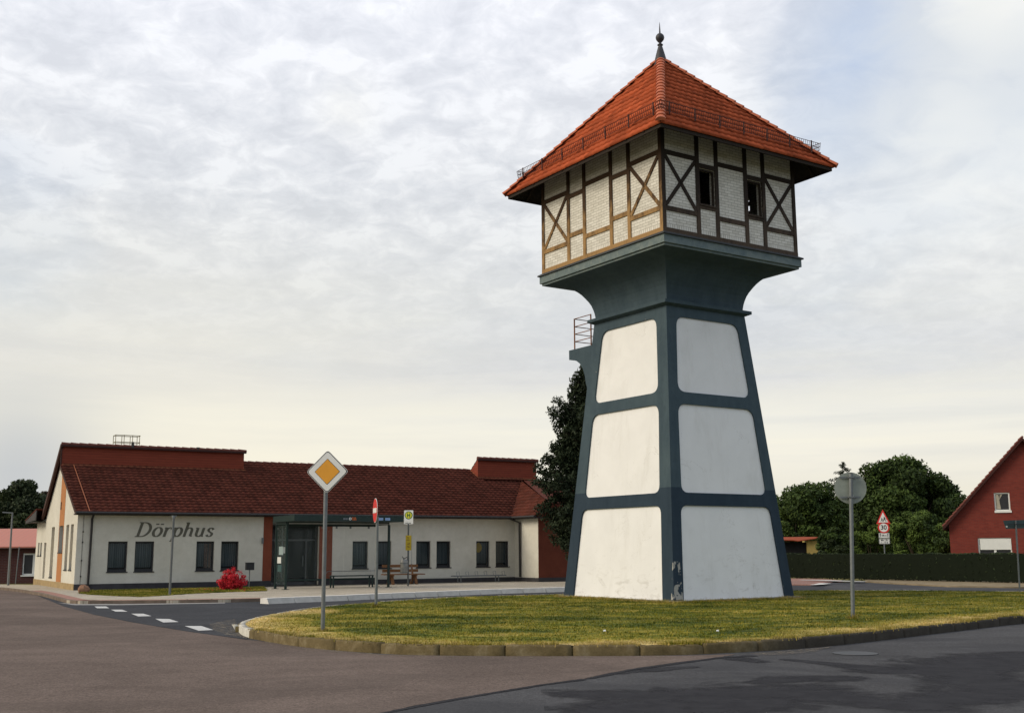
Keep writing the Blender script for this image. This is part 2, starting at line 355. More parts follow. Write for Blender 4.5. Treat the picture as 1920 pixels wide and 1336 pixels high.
tag(mb.build('dark_spot_disc', dark_metal), 'round dark disc standing in for a dark spot in the grey road near the kerb', 'road spot')
# sand washed up along the kerb
sand = Mat('sand', .95, .1); sn = sand.noise(6,6,.75,.5,sand.geo); sand.color(sand.ramp(sn,[(.3,(.20,.165,.125)),(.7,(.36,.31,.24))]))
sand.put(sand.b.inputs['Alpha'], sand.ramp(sand.noise(9,5,.7,.6,sand.geo,off=3),[(.46,0.0),(.66,.7)]))
sheet('kerb_sand', [G(x,y,.011) for x,y in ((1405,1224),(1480,1218),(1560,1211),(1530,1220),(1470,1226),(1420,1227))], .011, sand.m)
sheet('kerb_sand', [G(x,y,.011) for x,y in ((392,1168),(440,1160),(447,1180),(470,1197),(420,1188),(400,1180))], .011, sand.m)
strip('kerb_sand', [(500,1203),(582,1216),(713,1227),(874,1231),(998,1232),(1250,1230)], [.12,.14,.12,.1,.08,.05], .009, sand.m, .2)

# ================================================================ island with kerb and grass
IZ = .15
front_b = [(447,1184),(452,1190),(465,1195.5),(487.5,1199.5),(527.6,1207.5),(582,1214.5),(662,1221),(713,1224.5),(764,1227),(874,1228.5),(998,1229.5),(1134,1229),(1279,1227.5),(1356,1223.5),(1407.5,1221),(1484,1216.5),(1570,1209.5),(1655,1199.6),(1740.6,1189),(1826,1179),(1920,1167.5)]
fr = [G(x,y,0) for x,y in front_b]; fr += [fr[-1]+Vector((6,4.4,0)), fr[-1]+Vector((16,11.0,0))]
far_t = [(446,1171),(451,1165.5),(459,1161.5),(491,1153),(546,1144),(604,1135.5),(702.6,1127.5),(801,1121),(874,1117.3),(983,1114.7),(1060,1113),(1300,1108.5),(1494,1105.7),(1610.6,1105.7),(1753,1105.7),(1909,1108.5)]
ba = [G(x,y,IZ) for x,y in far_t]; ba = [Vector((p.x,p.y,0)) for p in ba]; ba += [ba[-1]+Vector((8,-.8,0)), ba[-1]+Vector((14,-3,0))]
loop = list(reversed(fr))+ba            # right end -> tip -> back right
def smooth_loop(P, it=1):
    for _ in range(it):
        Q = [P[0]]
        for a, b in zip(P[:-1], P[1:]): Q += [a.lerp(b,.25), a.lerp(b,.75)]
        P = Q+[P[-1]]
    return P
loop = smooth_loop(loop, 2)
def area(P): return sum(a.x*b.y-b.x*a.y for a,b in zip(P, P[1:]+P[:1]))/2
if area(loop) < 0: loop.reverse()
def inset(P, d):
    out = []; n = len(P)
    for i in range(n):
        e = (P[(i+1)%n]-P[i-1]).normalized(); out.append(P[i]+Vector((-e.y,e.x,0))*d)
    return out
inner = inset(loop, .13)
km = Mat('old_kerb_stone', .9, .2); kn = km.noise(2.5,6,.7,.4,km.geo); kf = km.noise(35,4,.7,0,km.geo)
tipf = km.attr('tip')
kc = km.ramp(kn,[(.3,(.080,.060,.026)),(.52,(.145,.110,.052)),(.72,(.26,.215,.13))])
kc2 = km.ramp(kn,[(.3,(.46,.44,.38)),(.7,(.62,.60,.53))])
kd = km.ramp(kn,[(.3,(.028,.024,.019)),(.7,(.06,.052,.040))])
kz = km.sep(km.geo)[2]
kc = km.mix(km.math('MULTIPLY',tipf,1.0,clamp=True), kc, kc2); kc = km.mix(km.math('MULTIPLY',tipf,-1.0,clamp=True), kc, kd)
km.color(km.mix(.6, kc, km.ramp(kf,[(.3,(.7,.7,.7)),(.7,(1.25,1.25,1.25))]),'MULTIPLY')).bump(kf,.5,.01)
# walk along the loop, one stone per metre with open joints and chipped ends
kerbV, kerbF, kerbT = [], [], []
def resample(P, step):
    out = [P[0]]; acc = 0
    for a, b in zip(P[:-1], P[1:]):
        L = (b-a).length; t = step-acc
        while t < L: out.append(a.lerp(b, t/L)); t += step
        acc = (L-(t-step)) if L >= step-acc else acc+L
    return out
fine = resample(loop+[loop[0]], .1); nk = len(fine)
tip_pt = G(450,1180,0)
for i in range(0, nk-10, 10):
    jt = random.uniform(-.012,.012); lean = random.uniform(-.008,.008)
    for j in range(10):
        a, b = fine[i+j], fine[i+j+1]; e = (b-a).normalized(); nn = Vector((-e.y,e.x,0))
        s0 = .012 if j == 0 else 0; s1 = .012 if j == 9 else 0
        a = a+e*s0; b = b-e*s1
        ch0 = .025*random.random() if j in (0,) and random.random()<.6 else 0; ch1 = .025*random.random() if j == 9 and random.random()<.6 else 0
        mid = (a+b)/2; front = mid.y < 21.5 or mid.x > 4 and mid.y < 14+mid.x*1.0
        tv = 1.0 if (mid-tip_pt).length < (2.3 if mid.y < tip_pt.y else 1.4) else (.75 if not front else 0)
        if front and mid.x > 3.2: tv = -min(1, (mid.x-3.2)*.8)
        z0, z1 = -.05, IZ+.004+jt*.9+random.uniform(-.004,.004)
        prof = []
        for p, ch in ((a,ch0),(b,ch1)):
            prof.append([p+nn*0, p+nn*0, p+nn*(.018), p+nn*.125, p+nn*.125])
        n0 = len(kerbV)
        for q, ch in zip(prof, (ch0,ch1)):
            zs = (z0, z1-.028-ch, z1-ch, z1-ch*.3, z0)
            for p, z in zip(q, zs): kerbV.append((p.x,p.y,z))
        for k in range(4): kerbF.append((n0+k, n0+5+k, n0+6+k, n0+1+k)); kerbT.append(tv)
        if s0: kerbF.append((n0,n0+1,n0+2,n0+3)); kerbT.append(tv)
        if s1: kerbF.append((n0+5,n0+8,n0+7,n0+6)); kerbT.append(tv)
ko = npmesh('kerb', kerbV, kerbF, km.m, attr={'tip':('FACE',kerbT)}); struct(ko)
# grass: soil sheet and thousands of blades
def in_poly(x, y, P):
    c = np.zeros(len(x), bool); n = len(P)
    for i in range(n):
        a, b = P[i], P[i-1]
        if a.y == b.y: continue
        m_ = ((a.y > y) != (b.y > y)) & (x < (b.x-a.x)*(y-a.y)/(b.y-a.y)+a.x); c ^= m_
    return c
def dist_line(x, y, P):
    d = np.full(len(x), 1e9)
    for a, b in zip(P[:-1], P[1:]):
        vx, vy = b.x-a.x, b.y-a.y; L2 = vx*vx+vy*vy+1e-9
        t = np.clip(((x-a.x)*vx+(y-a.y)*vy)/L2, 0, 1); d = np.minimum(d, np.hypot(x-a.x-t*vx, y-a.y-t*vy))
    return d
def grass_mat(name, dry=0.0):
    m = Mat(name, .95, .15); e = m.attr('edge'); t = m.attr('tint')
    n1 = m.noise(.42,6,.62,.8,m.geo,(1,1.9,1)); n2 = m.noise(1.9,6,.75,.6,m.geo,(1,2.2,1),3); n3 = m.noise(17,4,.7,0,m.geo)
    f = m.math('ADD', m.math('ADD', m.math('MULTIPLY',n1,.55), m.math('MULTIPLY',n2,.45)), m.math('MULTIPLY', m.math('SUBTRACT',t,.5), .14))
    f = m.math('ADD', f, m.math('ADD', m.math('MULTIPLY', e, .24), dry))
    c = m.ramp(f, [(.41,(.048,.070,.008)),(.48,(.115,.130,.014)),(.545,(.25,.22,.028)),(.62,(.40,.31,.08)),(.72,(.60,.46,.20))])
    c = m.mix(.85, c, m.ramp(m.noise(.28,5,.7,1.0,m.geo,(1,1.8,1),7.0),[(.38,(.58,.62,.55)),(.5,(.9,.9,.9)),(.62,(1.12,1.08,1.0))]), 'MULTIPLY')
    m.color(m.mix(.6, c, m.ramp(n3,[(.3,(.55,.55,.55)),(.7,(1.4,1.4,1.4))]),'MULTIPLY'))
    return m.m
gmat = grass_mat('lawn')
xs = np.arange(min(p.x for p in inner), max(p.x for p in inner), .22); ys = np.arange(min(p.y for p in inner), max(p.y for p in inner), .22)
def soil_height(x, y):                        # the lawn swells a little between the kerbs
    return IZ-.012+.0*x
def lawn(poly, zb, n_blades, front_line, mat, hgt=(.012,.032), name='grass', view=True, label=''):
    mb_ = MB(); flat = [(p.x,p.y) for p in poly]
    x0,x1 = min(p[0] for p in flat), max(p[0] for p in flat); y0,y1 = min(p[1] for p in flat), max(p[1] for p in flat)
    st = .2; gx, gy = np.meshgrid(np.arange(x0-st,x1+st,st), np.arange(y0-st,y1+st,st)); cx, cy = gx.ravel()+st/2, gy.ravel()+st/2
    nx_ = gx.shape[1]; ok = in_poly(cx, cy, poly)
    V = np.stack([gx.ravel(), gy.ravel(), np.full(gx.size, zb)],1)
    V[:,2] += rng.normal(0,.006,len(V))
    idx = np.where(ok)[0]; idx = idx[(idx % nx_ < nx_-1) & (idx//nx_ < gx.shape[0]-1)]
    Fq = np.stack([idx, idx+1, idx+nx_+1, idx+nx_],1)
    ev = np.clip(1-dist_line(V[:,0],V[:,1],front_line)/1.5,0,1)*1.0
    used, inv = np.unique(Fq.ravel(), return_inverse=True)
    X = rng.uniform(x0,x1,n_blades*3); Y = rng.uniform(y0,y1,n_blades*3)
    if view: k = (np.abs(X/np.maximum(Y,1)) < .52); X, Y = X[k], Y[k]
    k = in_poly(X,Y,poly); X, Y = X[k][:n_blades], Y[k][:n_blades]; N = len(X)
    h = rng.uniform(hgt[0],hgt[1],N)*rng.choice([1,1,1,1.5],N); w = rng.uniform(.006,.014,N); a = rng.uniform(0,2*PI,N); lx = rng.normal(0,.02,N); ly = rng.normal(0,.02,N)
    B = np.zeros((N,3,3)); B[:,0] = np.stack([X-np.cos(a)*w,Y-np.sin(a)*w,np.full(N,zb-.01)],1); B[:,1] = np.stack([X+np.cos(a)*w,Y+np.sin(a)*w,np.full(N,zb-.01)],1)
    B[:,2] = np.stack([X+lx,Y+ly,zb+h],1)
    eb = np.clip(1-dist_line(X,Y,front_line)/1.5,0,1)*1.0
    # soil sheet as triangles joined with the blades into one grass object
    T = np.concatenate([inv.reshape(-1,4)[:,[0,1,2]], inv.reshape(-1,4)[:,[0,2,3]]]); ns = len(used)
    VV = np.concatenate([V[used], B.reshape(-1,3)]); TT = np.concatenate([T, np.arange(N*3).reshape(-1,3)+ns])
    ed = np.concatenate([ev[used], np.repeat(eb,3)]); ti = np.concatenate([np.full(ns,.4), np.repeat(rng.uniform(0,1,N),3)])
    o = npmesh(name, VV, TT, mat, attr={'edge':('POINT',ed),'tint':('POINT',ti)}); o['kind'] = 'stuff'
    if label: o['label'] = label; o['category'] = 'grass'
    return o
tipc = [p for p in loop if p.y < 24.5 and p.x < -1]
fline = [Vector((p.x,p.y,0)) for p in list(reversed(ba[:5]))+fr]
lawn(inset(loop,.105), IZ-.004, 170000, fline, gmat, label='mown green and straw coloured grass on the kerbed island')
soil = simple('dry_soil', (.22,.17,.08), .95, .1, 0, .3, 8)
mb = MB(); mb.prism([(p.x,p.y) for p in inset(loop,.05)], -.04, IZ-.03); struct(mb.build('island_soil', soil))
for px_, py_ in ((1345,1183),(1133,1183)):
    c = G(px_,py_,IZ); mb = MB(); mb.plate([(c.x-.02,c.y,IZ),(c.x+.03,c.y+.01,IZ),(c.x+.025,c.y+.03,IZ+.025),(c.x-.012,c.y+.025,IZ+.018)],(0,-.3,1),.006)
    tag(mb.build('paper_scrap', sign_white), 'small white paper scrap lying on the grass '+('right of the tower front corner' if px_ > 1300 else 'left of the tower front corner'), 'litter')

# ================================================================ hall frame and pavements
HP = Vector((-16.9126,44.3753,0)); HA = R(30.4); HD = Vector((math.cos(HA),math.sin(HA),0)); HB = Vector((-math.sin(HA),math.cos(HA),0))
def hw(x, y, z=0.0): p = HP+HD*x+HB*y; return Vector((p.x,p.y,z))
PZ = .10
pv_front = [(0,1100.5),(42.5,1105),(80,1112),(107,1119),(128,1124.6),(150,1126),(225,1125.2),(325,1124.5),(422,1123),(500,1121)]
pvp = [G(x,y,PZ) for x,y in pv_front]
bus_t = [(500,1121),(520,1120),(660,1114.8),(708,1112.2),(820,1108),(941,1103.3),(1061,1100.3),(1300,1092.5),(1420,1090.5)]
bzt = .17
bust = [G(x,y,bzt) for x,y in bus_t]
back = [hw(34,3,0),hw(24,1,0),hw(19.8,.1,0),hw(.05,.05,0),hw(-.0,3,0),hw(0,9,0),hw(-.6,10,0),hw(-3,13,0),Vector((-45,60,0))]
# pavement sloping up gently to the bus kerb is kept as two slabs
sheet('pavement', pvp+[Vector((p.x,p.y,0))+HB*.28 for p in bust[1:]]+back, PZ, pave_mat, .16)
wk = Mat('white_kerb', .8, .3); wkn = wk.noise(3,6,.65,.3,wk.geo); wk.color(wk.ramp(wkn,[(.3,(.62,.60,.56)),(.7,(.78,.76,.71))])).bump(wk.noise(60,3,.6,0,wk.geo),.2,.01)
wk2 = Mat('kerb_slope', .85, .3); w2n = wk2.noise(4,6,.65,.3,wk2.geo); wk2.color(wk2.ramp(w2n,[(.3,(.36,.355,.33)),(.7,(.48,.475,.45))]))
bf = resample(smooth_loop(bust,1), .98)
mbw, mbs = MB(), MB()
for a, b in zip(bf[:-1], bf[1:]):
    e = (b-a).normalized(); n_ = Vector((-e.y,e.x,0)); a2, b2 = a+e*.012, b-e*.012
    z = bzt if a.x > -8.6 else .13
    P = lambda p, o, z_: (p.x+n_.x*o, p.y+n_.y*o, z_)
    mbw.face([P(a2,0,z),P(b2,0,z),P(b2,.33,z),P(a2,.33,z)]); mbw.face([P(a2,0,z),P(a2,.33,z),P(a2,.33,0),P(a2,-.1,0)]); mbw.face([P(b2,0,z),P(b2,.33,z),P(b2,.33,0),P(b2,-.1,0)]); mbw.face([P(a2,.33,z),P(b2,.33,z),P(b2,.33,0),P(a2,.33,0)])
    mbs.face([P(a2,-.12,0),P(b2,-.12,0),P(b2,0,z-.002),P(a2,0,z-.002)])
struct(mbw.build('bus_kerb', wk.m)); struct(mbs.build('bus_kerb_face', wk2.m))
# low dark kerb and red edging round the corner
ke = smooth_loop(pvp,1); mbk, mbr = MB(), MB()
for a, b in zip(ke[:-1], ke[1:]):
    e = (b-a).normalized(); n_ = Vector((-e.y,e.x,0)); P = lambda p, o, z_: (p.x+n_.x*o, p.y+n_.y*o, z_)
    mbk.face([P(a,-.02,PZ+.006),P(b,-.02,PZ+.006),P(b,.1,PZ+.006),P(a,.1,PZ+.006)]); mbk.face([P(a,-.02,0),P(b,-.02,0),P(b,-.02,PZ+.006),P(a,-.02,PZ+.006)])
    if b.x > -17.6: mbr.face([P(a,.11,PZ+.005),P(b,.11,PZ+.005),P(b,.5,PZ+.005),P(a,.5,PZ+.005)])
struct(mbk.build('low_kerb', simple('worn_kerb',(.17,.13,.10),.9,.2,0,.3,3))); struct(mbr.build('red_edging', pave_red))
# grass strip along the hall front
gs = [hw(.2,-.15,0),hw(.0,-3.0,0),hw(1.0,-5.3,0),hw(2.2,-6.9,0)]
gs = [G(x,y,PZ) for x,y in ((148,1112),(170,1114.5),(215,1117),(262,1118.5),(310,1116),(360,1112.5),(430,1109.5),(500,1107.5))]+[hw(7.3,-.7,0),hw(.3,-.7,0)]
gs = [Vector((p.x,p.y,0)) for p in gs]
if area(gs) < 0: gs.reverse()
lawn(gs, PZ+.012, 26000, [hw(0,-20,0),hw(5,-20,0)], grass_mat('dry_lawn', .02), (.015,.04), 'grass_strip', label='dry olive grass strip between the hall wall and the pavement')
gravel = Mat('gravel', .95, .2); gv = gravel.n('ShaderNodeTexVoronoi'); gv.inputs['Scale'].default_value = 26; gravel.l(gravel.geo, gv.inputs[0])
gravel.color(gravel.ramp(gv.outputs['Distance'],[(.1,(.16,.15,.14)),(.6,(.05,.045,.04))])).bump(gv.outputs['Distance'],.8,.02)
sheet('gravel_bed', [hw(.2,-.7,0),hw(19.7,-.7,0),hw(19.7,0,0),hw(.2,0,0)], PZ+.02, gravel.m)
# far side on the right: verge, white kerb, red paving and the access island
verge = simple('sandy_verge', (.24,.19,.12), .95, .1, 0, .3, 2)
sheet('verge', [G(x,y,.05) for x,y in ((1622,1089),(1686,1093),(1778,1097.6),(1915,1099.5))]+[Vector((60,39.6,0)),Vector((60,48,0)),G(1915,1090,.05),G(1686,1086,.05),G(1622,1084.5,.05)], .05, verge, .1)
sheet('red_paving', [G(x,y,.05) for x,y in ((1440,1094.5),(1521,1095),(1535,1093.5),(1549,1090.5),(1580,1087.5),(1540,1084),(1440,1083))], .05, pave_red, .1)
strip('white_kerb_line', [(1500,1086.3),(1540,1087),(1580,1088.3),(1622,1089.3)], [.3,.5,.5,.25], .075, wk.m, .02)
strip('kerb_nose', [(1521,1095.5),(1535,1094.6),(1547,1092.6)], [.12,.25,.35], .075, wk.m, .02)

# ================================================================ the water tower
TA = R(45-11.687); TC = (4.766,33.8); TZ = .15
tower = thing('water_tower', 'tall square water tower with white panels, half timbered top storey and orange tiled roof', 'water tower', (TC[0],TC[1],TZ), TA, zoff=True)
def shx(z): return 2.261+(z-.17)*(1.54-2.261)/8.23
def shy(z): return 2.477+(z-.17)*(1.69-2.477)/8.23
def facefn(side, dh=0.0):
    def fn(u, z, d):
        d = d-dh
        return {'f':(u,-shy(z)+d,z),'b':(-u,shy(z)-d,z),'l':(-shx(z)+d,-u,z),'r':(shx(z)-d,u,z)}[side]
    return fn
def rrect(ub, ut, z0, z1, rb, rt, n=7):     # tapered panel outline with rounded corners, counter-clockwise
    C = [(-ub,z0,rb),(ub,z0,rb),(ut,z1,rt),(-ut,z1,rt)]; out = []
    for i,(x,z,r) in enumerate(C):
        p = Vector((x,z)); a = Vector(C[i-1][:2]); b = Vector(C[(i+1)%4][:2])
        if r < .01: out.append((x,z)); continue
        A_ = p+(a-p).normalized()*r; B_ = p+(b-p).normalized()*r
        for k in range(n+1):
            t = k/n; q = A_*(1-t)**2+p*2*t*(1-t)+B_*t*t; out.append((q.x,q.y))
    return out
bp = Mat('slate_blue_paint', .85, .12); z_ = bp.sep()[2]; x_ = bp.sep()[0]; y_ = bp.sep()[1]
pn1 = bp.noise(.9,6,.65,.4); pn2 = bp.noise(6,6,.7,.3); pn3 = bp.noise(45,3,.6)
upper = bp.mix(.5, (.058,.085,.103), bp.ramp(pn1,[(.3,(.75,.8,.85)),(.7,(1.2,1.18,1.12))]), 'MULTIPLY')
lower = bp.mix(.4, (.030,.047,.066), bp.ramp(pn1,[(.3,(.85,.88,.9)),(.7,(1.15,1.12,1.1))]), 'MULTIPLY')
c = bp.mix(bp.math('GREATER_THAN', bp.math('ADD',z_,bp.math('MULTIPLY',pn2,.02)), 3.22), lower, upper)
c = bp.mix(.6, c, bp.ramp(bp.noise(3.2,6,.7,.2,None,(1,1,.16),3.0),[(.35,(.80,.82,.84)),(.65,(1.16,1.14,1.10))]), 'MULTIPLY')
c = bp.mix(.35, c, bp.ramp(pn2,[(.3,(.8,.8,.8)),(.7,(1.2,1.2,1.2))]), 'MULTIPLY')
# paint flaked off near the foot of the front corner and here and there
box_m = bp.math('MULTIPLY', bp.math('MULTIPLY', bp.math('LESS_THAN', z_, 1.22), bp.math('LESS_THAN', x_, -1.93)), bp.math('MULTIPLY', bp.math('GREATER_THAN', z_, .22), bp.math('LESS_THAN', y_, -2.36)))
fl = bp.math('MULTIPLY', bp.ramp(bp.noise(3.4,5,.6,.9,None,(1.5,1,1),2.0),[(.485,0.0),(.505,1.0)]), box_m)
chip = bp.ramp(bp.noise(2.1,5,.6,.4,None,(1,1,1),8.0),[(.715,0.0),(.725,1.0)])
c = bp.mix(bp.math('MAXIMUM', fl, chip), c, bp.ramp(pn2,[(.3,(.28,.27,.24)),(.7,(.44,.43,.39))]))
bp.color(c).bump(bp.math('ADD',pn3,bp.math('MULTIPLY',pn2,.6)), .25, .012)
wr = Mat('white_render', .9, .2); wn1 = wr.noise(1.3,6,.6,.3); wn2 = wr.noise(2.2,6,.7,.8,None,(1,1,2.2),5.0); wn3 = wr.noise(60,3,.6); wz = wr.sep()[2]
c = wr.ramp(wn1,[(.3,(.75,.75,.74)),(.7,(.81,.81,.80))])
low = wr.math('MULTIPLY', wr.math('SUBTRACT', 1.0, wr.math('MULTIPLY', wz, .6), clamp=True), wr.ramp(wn2,[(.55,0.0),(.68,1.0)]))
c = wr.mix(wr.math('MULTIPLY', low, .55), c, (.42,.40,.36))
st = wr.math('MULTIPLY', wr.ramp(wr.noise(1.7,6,.7,.2,None,(1,1,.25),6.0),[(.52,0.0),(.70,1.0)]), .20)
crk = wr.math('MULTIPLY', wr.math('LESS_THAN', wr.math('ABSOLUTE', wr.math('SUBTRACT', wr.noise(.9,7,.6,1.2,None,(1,1,.7),11.0), .5)), .0022), wr.ramp(wr.noise(.8,3,.5,0,None,(1,1,1),4.0),[(.5,0.0),(.6,.45)]))
c = wr.mix(crk, c, (.36,.34,.30))
wr.color(wr.mix(st, c, (.45,.43,.38))).bump(wn3, .22, .008)
panels = [(1.41,1.20,5.90,8.11,.30,.30),(1.63,1.45,3.07,5.555,.24,.30),(1.91,1.70,.17,2.72,0,.24)]
for side in 'flbr':
    k = 1.0 if side in 'fb' else 1.055; s = shx if side in 'fb' else shy
    hol = [rrect(a*k,b*k,z0,z1,rb,rt) for a,b,z0,z1,rb,rt in panels[:2]]
    zb0 = .17
    a,b,z0,z1,rb,rt = panels[2]; hol.append(rrect(a*k,b*k,z0+.02,z1,rb,rt))
    mb = MB(); outer = [(-s(zb0),zb0),(s(zb0),zb0),(s(8.42),8.42),(-s(8.42),8.42)]
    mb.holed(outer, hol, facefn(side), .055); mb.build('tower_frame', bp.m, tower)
    for (a,b,z0,z1,rb,rt), h in zip(panels, hol):
        cxm = (z0+z1)/2; hh = [(u*1.03, cxm+(z-cxm)*1.02) for u,z in h]
        mb = MB(); fn = facefn(side)
        pts = [fn(u,z,.05) for u,z in hh]; b0 = len(mb.v); mb.v += pts
        for tri in tessellate_polygon([[Vector((u,z,0)) for u,z in hh]]): mb.f.append(tuple(tri))
        o = mb.build('wall_panel', wr.m, tower)
plm = simple('plinth_concrete', (.25,.24,.21), .9, .2, 0, .3, 3, .4, 40)
mb = MB(); mb.box((-2.40,-2.62,.05),(2.40,2.62,.20)); mb.build('plinth', plm, tower)
# cornice ring, flared neck
def ring(mb, z, hx, hy): n = len(mb.v); mb.v += [(-hx,-hy,z),(hx,-hy,z),(hx,hy,z),(-hx,hy,z)]; return n
def loft(secs, name, mat, parent, caps=True):
    mb = MB(); idx = [ring(mb,z,a,b) for z,a,b in secs]
    for i, j in zip(idx[:-1], idx[1:]):
        for k in range(4): mb.f.append((i+k,i+(k+1)%4,j+(k+1)%4,j+k))
    if caps: mb.f.append(tuple(idx[0]+k for k in (3,2,1,0))); mb.f.append(tuple(idx[-1]+k for k in range(4)))
    return mb.build(name, mat, parent)
loft([(8.40,1.56,1.71),(8.44,1.66,1.79),(8.455,1.70,1.835),(8.545,1.70,1.835),(8.56,1.62,1.76)], 'cornice', bp.m, tower)
prof = [(8.55,1.665),(8.63,1.67),(8.75,1.688),(8.86,1.715),(9.0,1.76),(9.12,1.82),(9.25,1.905),(9.36,1.985),(9.46,2.08),(9.54,2.18),(9.60,2.29),(9.64,2.40),(9.67,2.52),(9.70,2.68),(9.735,2.88)]
pp = []
for (z0,t0),(z1,t1) in zip(prof[:-1],prof[1:]): pp += [(z0,t0),((z0+z1)/2,(t0+t1)/2)]
pp.append(prof[-1]); loft([(z,t*.90,t) for z,t in pp], 'neck', bp.m, tower)
zm = Mat('weathered_zinc', .65, .4, .15); zn = zm.noise(3.5,7,.7,.5); zn2 = zm.noise(18,4,.7)
zm.color(zm.mix(.5, zm.ramp(zn,[(.3,(.080,.120,.135)),(.5,(.125,.165,.165)),(.72,(.19,.225,.21))]), zm.ramp(zn2,[(.3,(.75,.75,.75)),(.7,(1.2,1.2,1.2))]),'MULTIPLY')).bump(zn2,.15,.01)
loft([(9.735,2.63,2.925),(9.80,2.63,2.925),(9.802,2.685,2.983),(10.03,2.685,2.983)], 'slab', zm.m, tower)
loft([(10.032,2.735,3.037),(10.072,2.735,3.037),(10.125,2.65,2.93)], 'slab_lip', simple('drip_lip',(.05,.055,.06),.7), tower)
# top storey: brick infill and timbers
BX, BY, BZ0, BZ1 = 2.637, 2.906, 10.118, 13.55
bk = Mat('white_painted_brick', .85, .25); s3 = bk.sep(); uu = bk.math('ADD', s3[0], s3[1]); cvx = bk.n('ShaderNodeCombineXYZ'); bk.l(uu, cvx.inputs[0]); bk.l(s3[2], cvx.inputs[1])
def bricktex(m, vec, w, h, mort, c1, c2, cm):
    b = m.n('ShaderNodeTexBrick'); m.l(vec, b.inputs[0]); b.inputs['Scale'].default_value = 1; b.inputs['Brick Width'].default_value = w; b.inputs['Row Height'].default_value = h
    b.inputs['Mortar Size'].default_value = mort; b.inputs['Mortar Smooth'].default_value = .3
    b.inputs['Color1'].default_value = (*c1,1); b.inputs['Color2'].default_value = (*c2,1); b.inputs['Mortar'].default_value = (*cm,1); return b
b1 = bricktex(bk, cvx.outputs[0], .25, .083, .0055, (.72,.70,.64), (.58,.56,.50), (.24,.22,.18))
cvy = bk.n('ShaderNodeCombineXYZ'); bk.l(s3[2], cvy.inputs[0]); bk.l(uu, cvy.inputs[1])
b2 = bricktex(bk, cvy.outputs[0], 5, .083, .0065, (.72,.70,.64), (.62,.60,.54), (.22,.20,.16))
sol = bk.math('MULTIPLY', bk.math('LESS_THAN', s3[2], 10.37), bk.math('GREATER_THAN', s3[2], 10.0))
bc = bk.mix(sol, b1.outputs['Color'], b2.outputs['Color'])
bk.color(bk.mix(.5, bc, bk.ramp(bk.noise(2,6,.7,.4),[(.3,(.82,.80,.75)),(.7,(1.12,1.12,1.1))]),'MULTIPLY')).bump(b1.outputs['Fac'], -.35, .008)
tim = []
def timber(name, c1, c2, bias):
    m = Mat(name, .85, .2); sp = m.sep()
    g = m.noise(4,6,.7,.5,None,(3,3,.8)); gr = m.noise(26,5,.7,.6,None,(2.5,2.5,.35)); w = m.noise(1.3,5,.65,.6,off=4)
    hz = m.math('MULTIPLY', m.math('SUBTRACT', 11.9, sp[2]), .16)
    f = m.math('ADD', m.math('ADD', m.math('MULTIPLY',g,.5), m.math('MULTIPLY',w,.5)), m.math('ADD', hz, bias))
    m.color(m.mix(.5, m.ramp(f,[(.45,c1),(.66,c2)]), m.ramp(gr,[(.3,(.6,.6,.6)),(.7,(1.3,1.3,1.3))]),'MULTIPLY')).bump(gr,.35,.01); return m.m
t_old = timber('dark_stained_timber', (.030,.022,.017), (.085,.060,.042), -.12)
t_tan = timber('tan_timber', (.055,.031,.017), (.34,.205,.085), -.075)  # tan variant for the left face, lighter towards the bottom
def P_f(u,z,d): return (u,-BY+d,z)
def P_b(u,z,d): return (-u,BY-d,z)
def P_l(u,z,d): return (-BX+d,-u,z)
def P_r(u,z,d): return (BX-d,u,z)
rect = lambda a,b,c_,d: [(a,c_),(b,c_),(b,d),(a,d)]
fwin = [rect(-1.235,-.635,11.12,12.19), rect(.645,1.245,11.12,12.19)]
for nm, fn, hw_, holes in (('f',P_f,BX,fwin),('b',P_b,BX,[]),('l',P_l,BY,[]),('r',P_r,BY,[rect(-1.24,-.99,11.95,12.36)])):
    mb = MB(); w = hw_-.03
    mb.holed(rect(-w,w,BZ0+.02,BZ1), holes, lambda u,z,d,fn=fn: fn(u,z,d+.03), .2)
    mb.holed([(p[0],p[1]) for p in rect(-w+.2,w-.2,BZ0+.02,BZ1)], [list(h) for h in holes], lambda u,z,d,fn=fn: fn(u,z,.23), 0)
    mb.build('brick_infill', bk.m, tower)
mb = MB(); mb.box((-2.5,-2.8,10.13),(2.5,2.8,10.16)); mb.build('floor', t_old, tower)
for (a,b,z0,z1) in ((-1.235,-.635,11.12,12.19),(.645,1.245,11.12,12.19)):
    mb = MB(); t=.05
    for q in (((a,-BY+.05,z0),(a+t,-BY+.11,z1)),((b-t,-BY+.05,z0),(b,-BY+.11,z1)),((a+t,-BY+.05,z0),(b-t,-BY+.11,z0+t)),((a+t,-BY+.05,z1-t),(b-t,-BY+.11,z1))): mb.box(*q)
    fr_ = mb.build('window_frame', t_old, tower)
    mb = MB(); mb.box((a-.02,-BY-.03,z0-.04),(b+.02,-BY+.05,z0)); mb.build('sill', t_old, fr_).location.z = 0
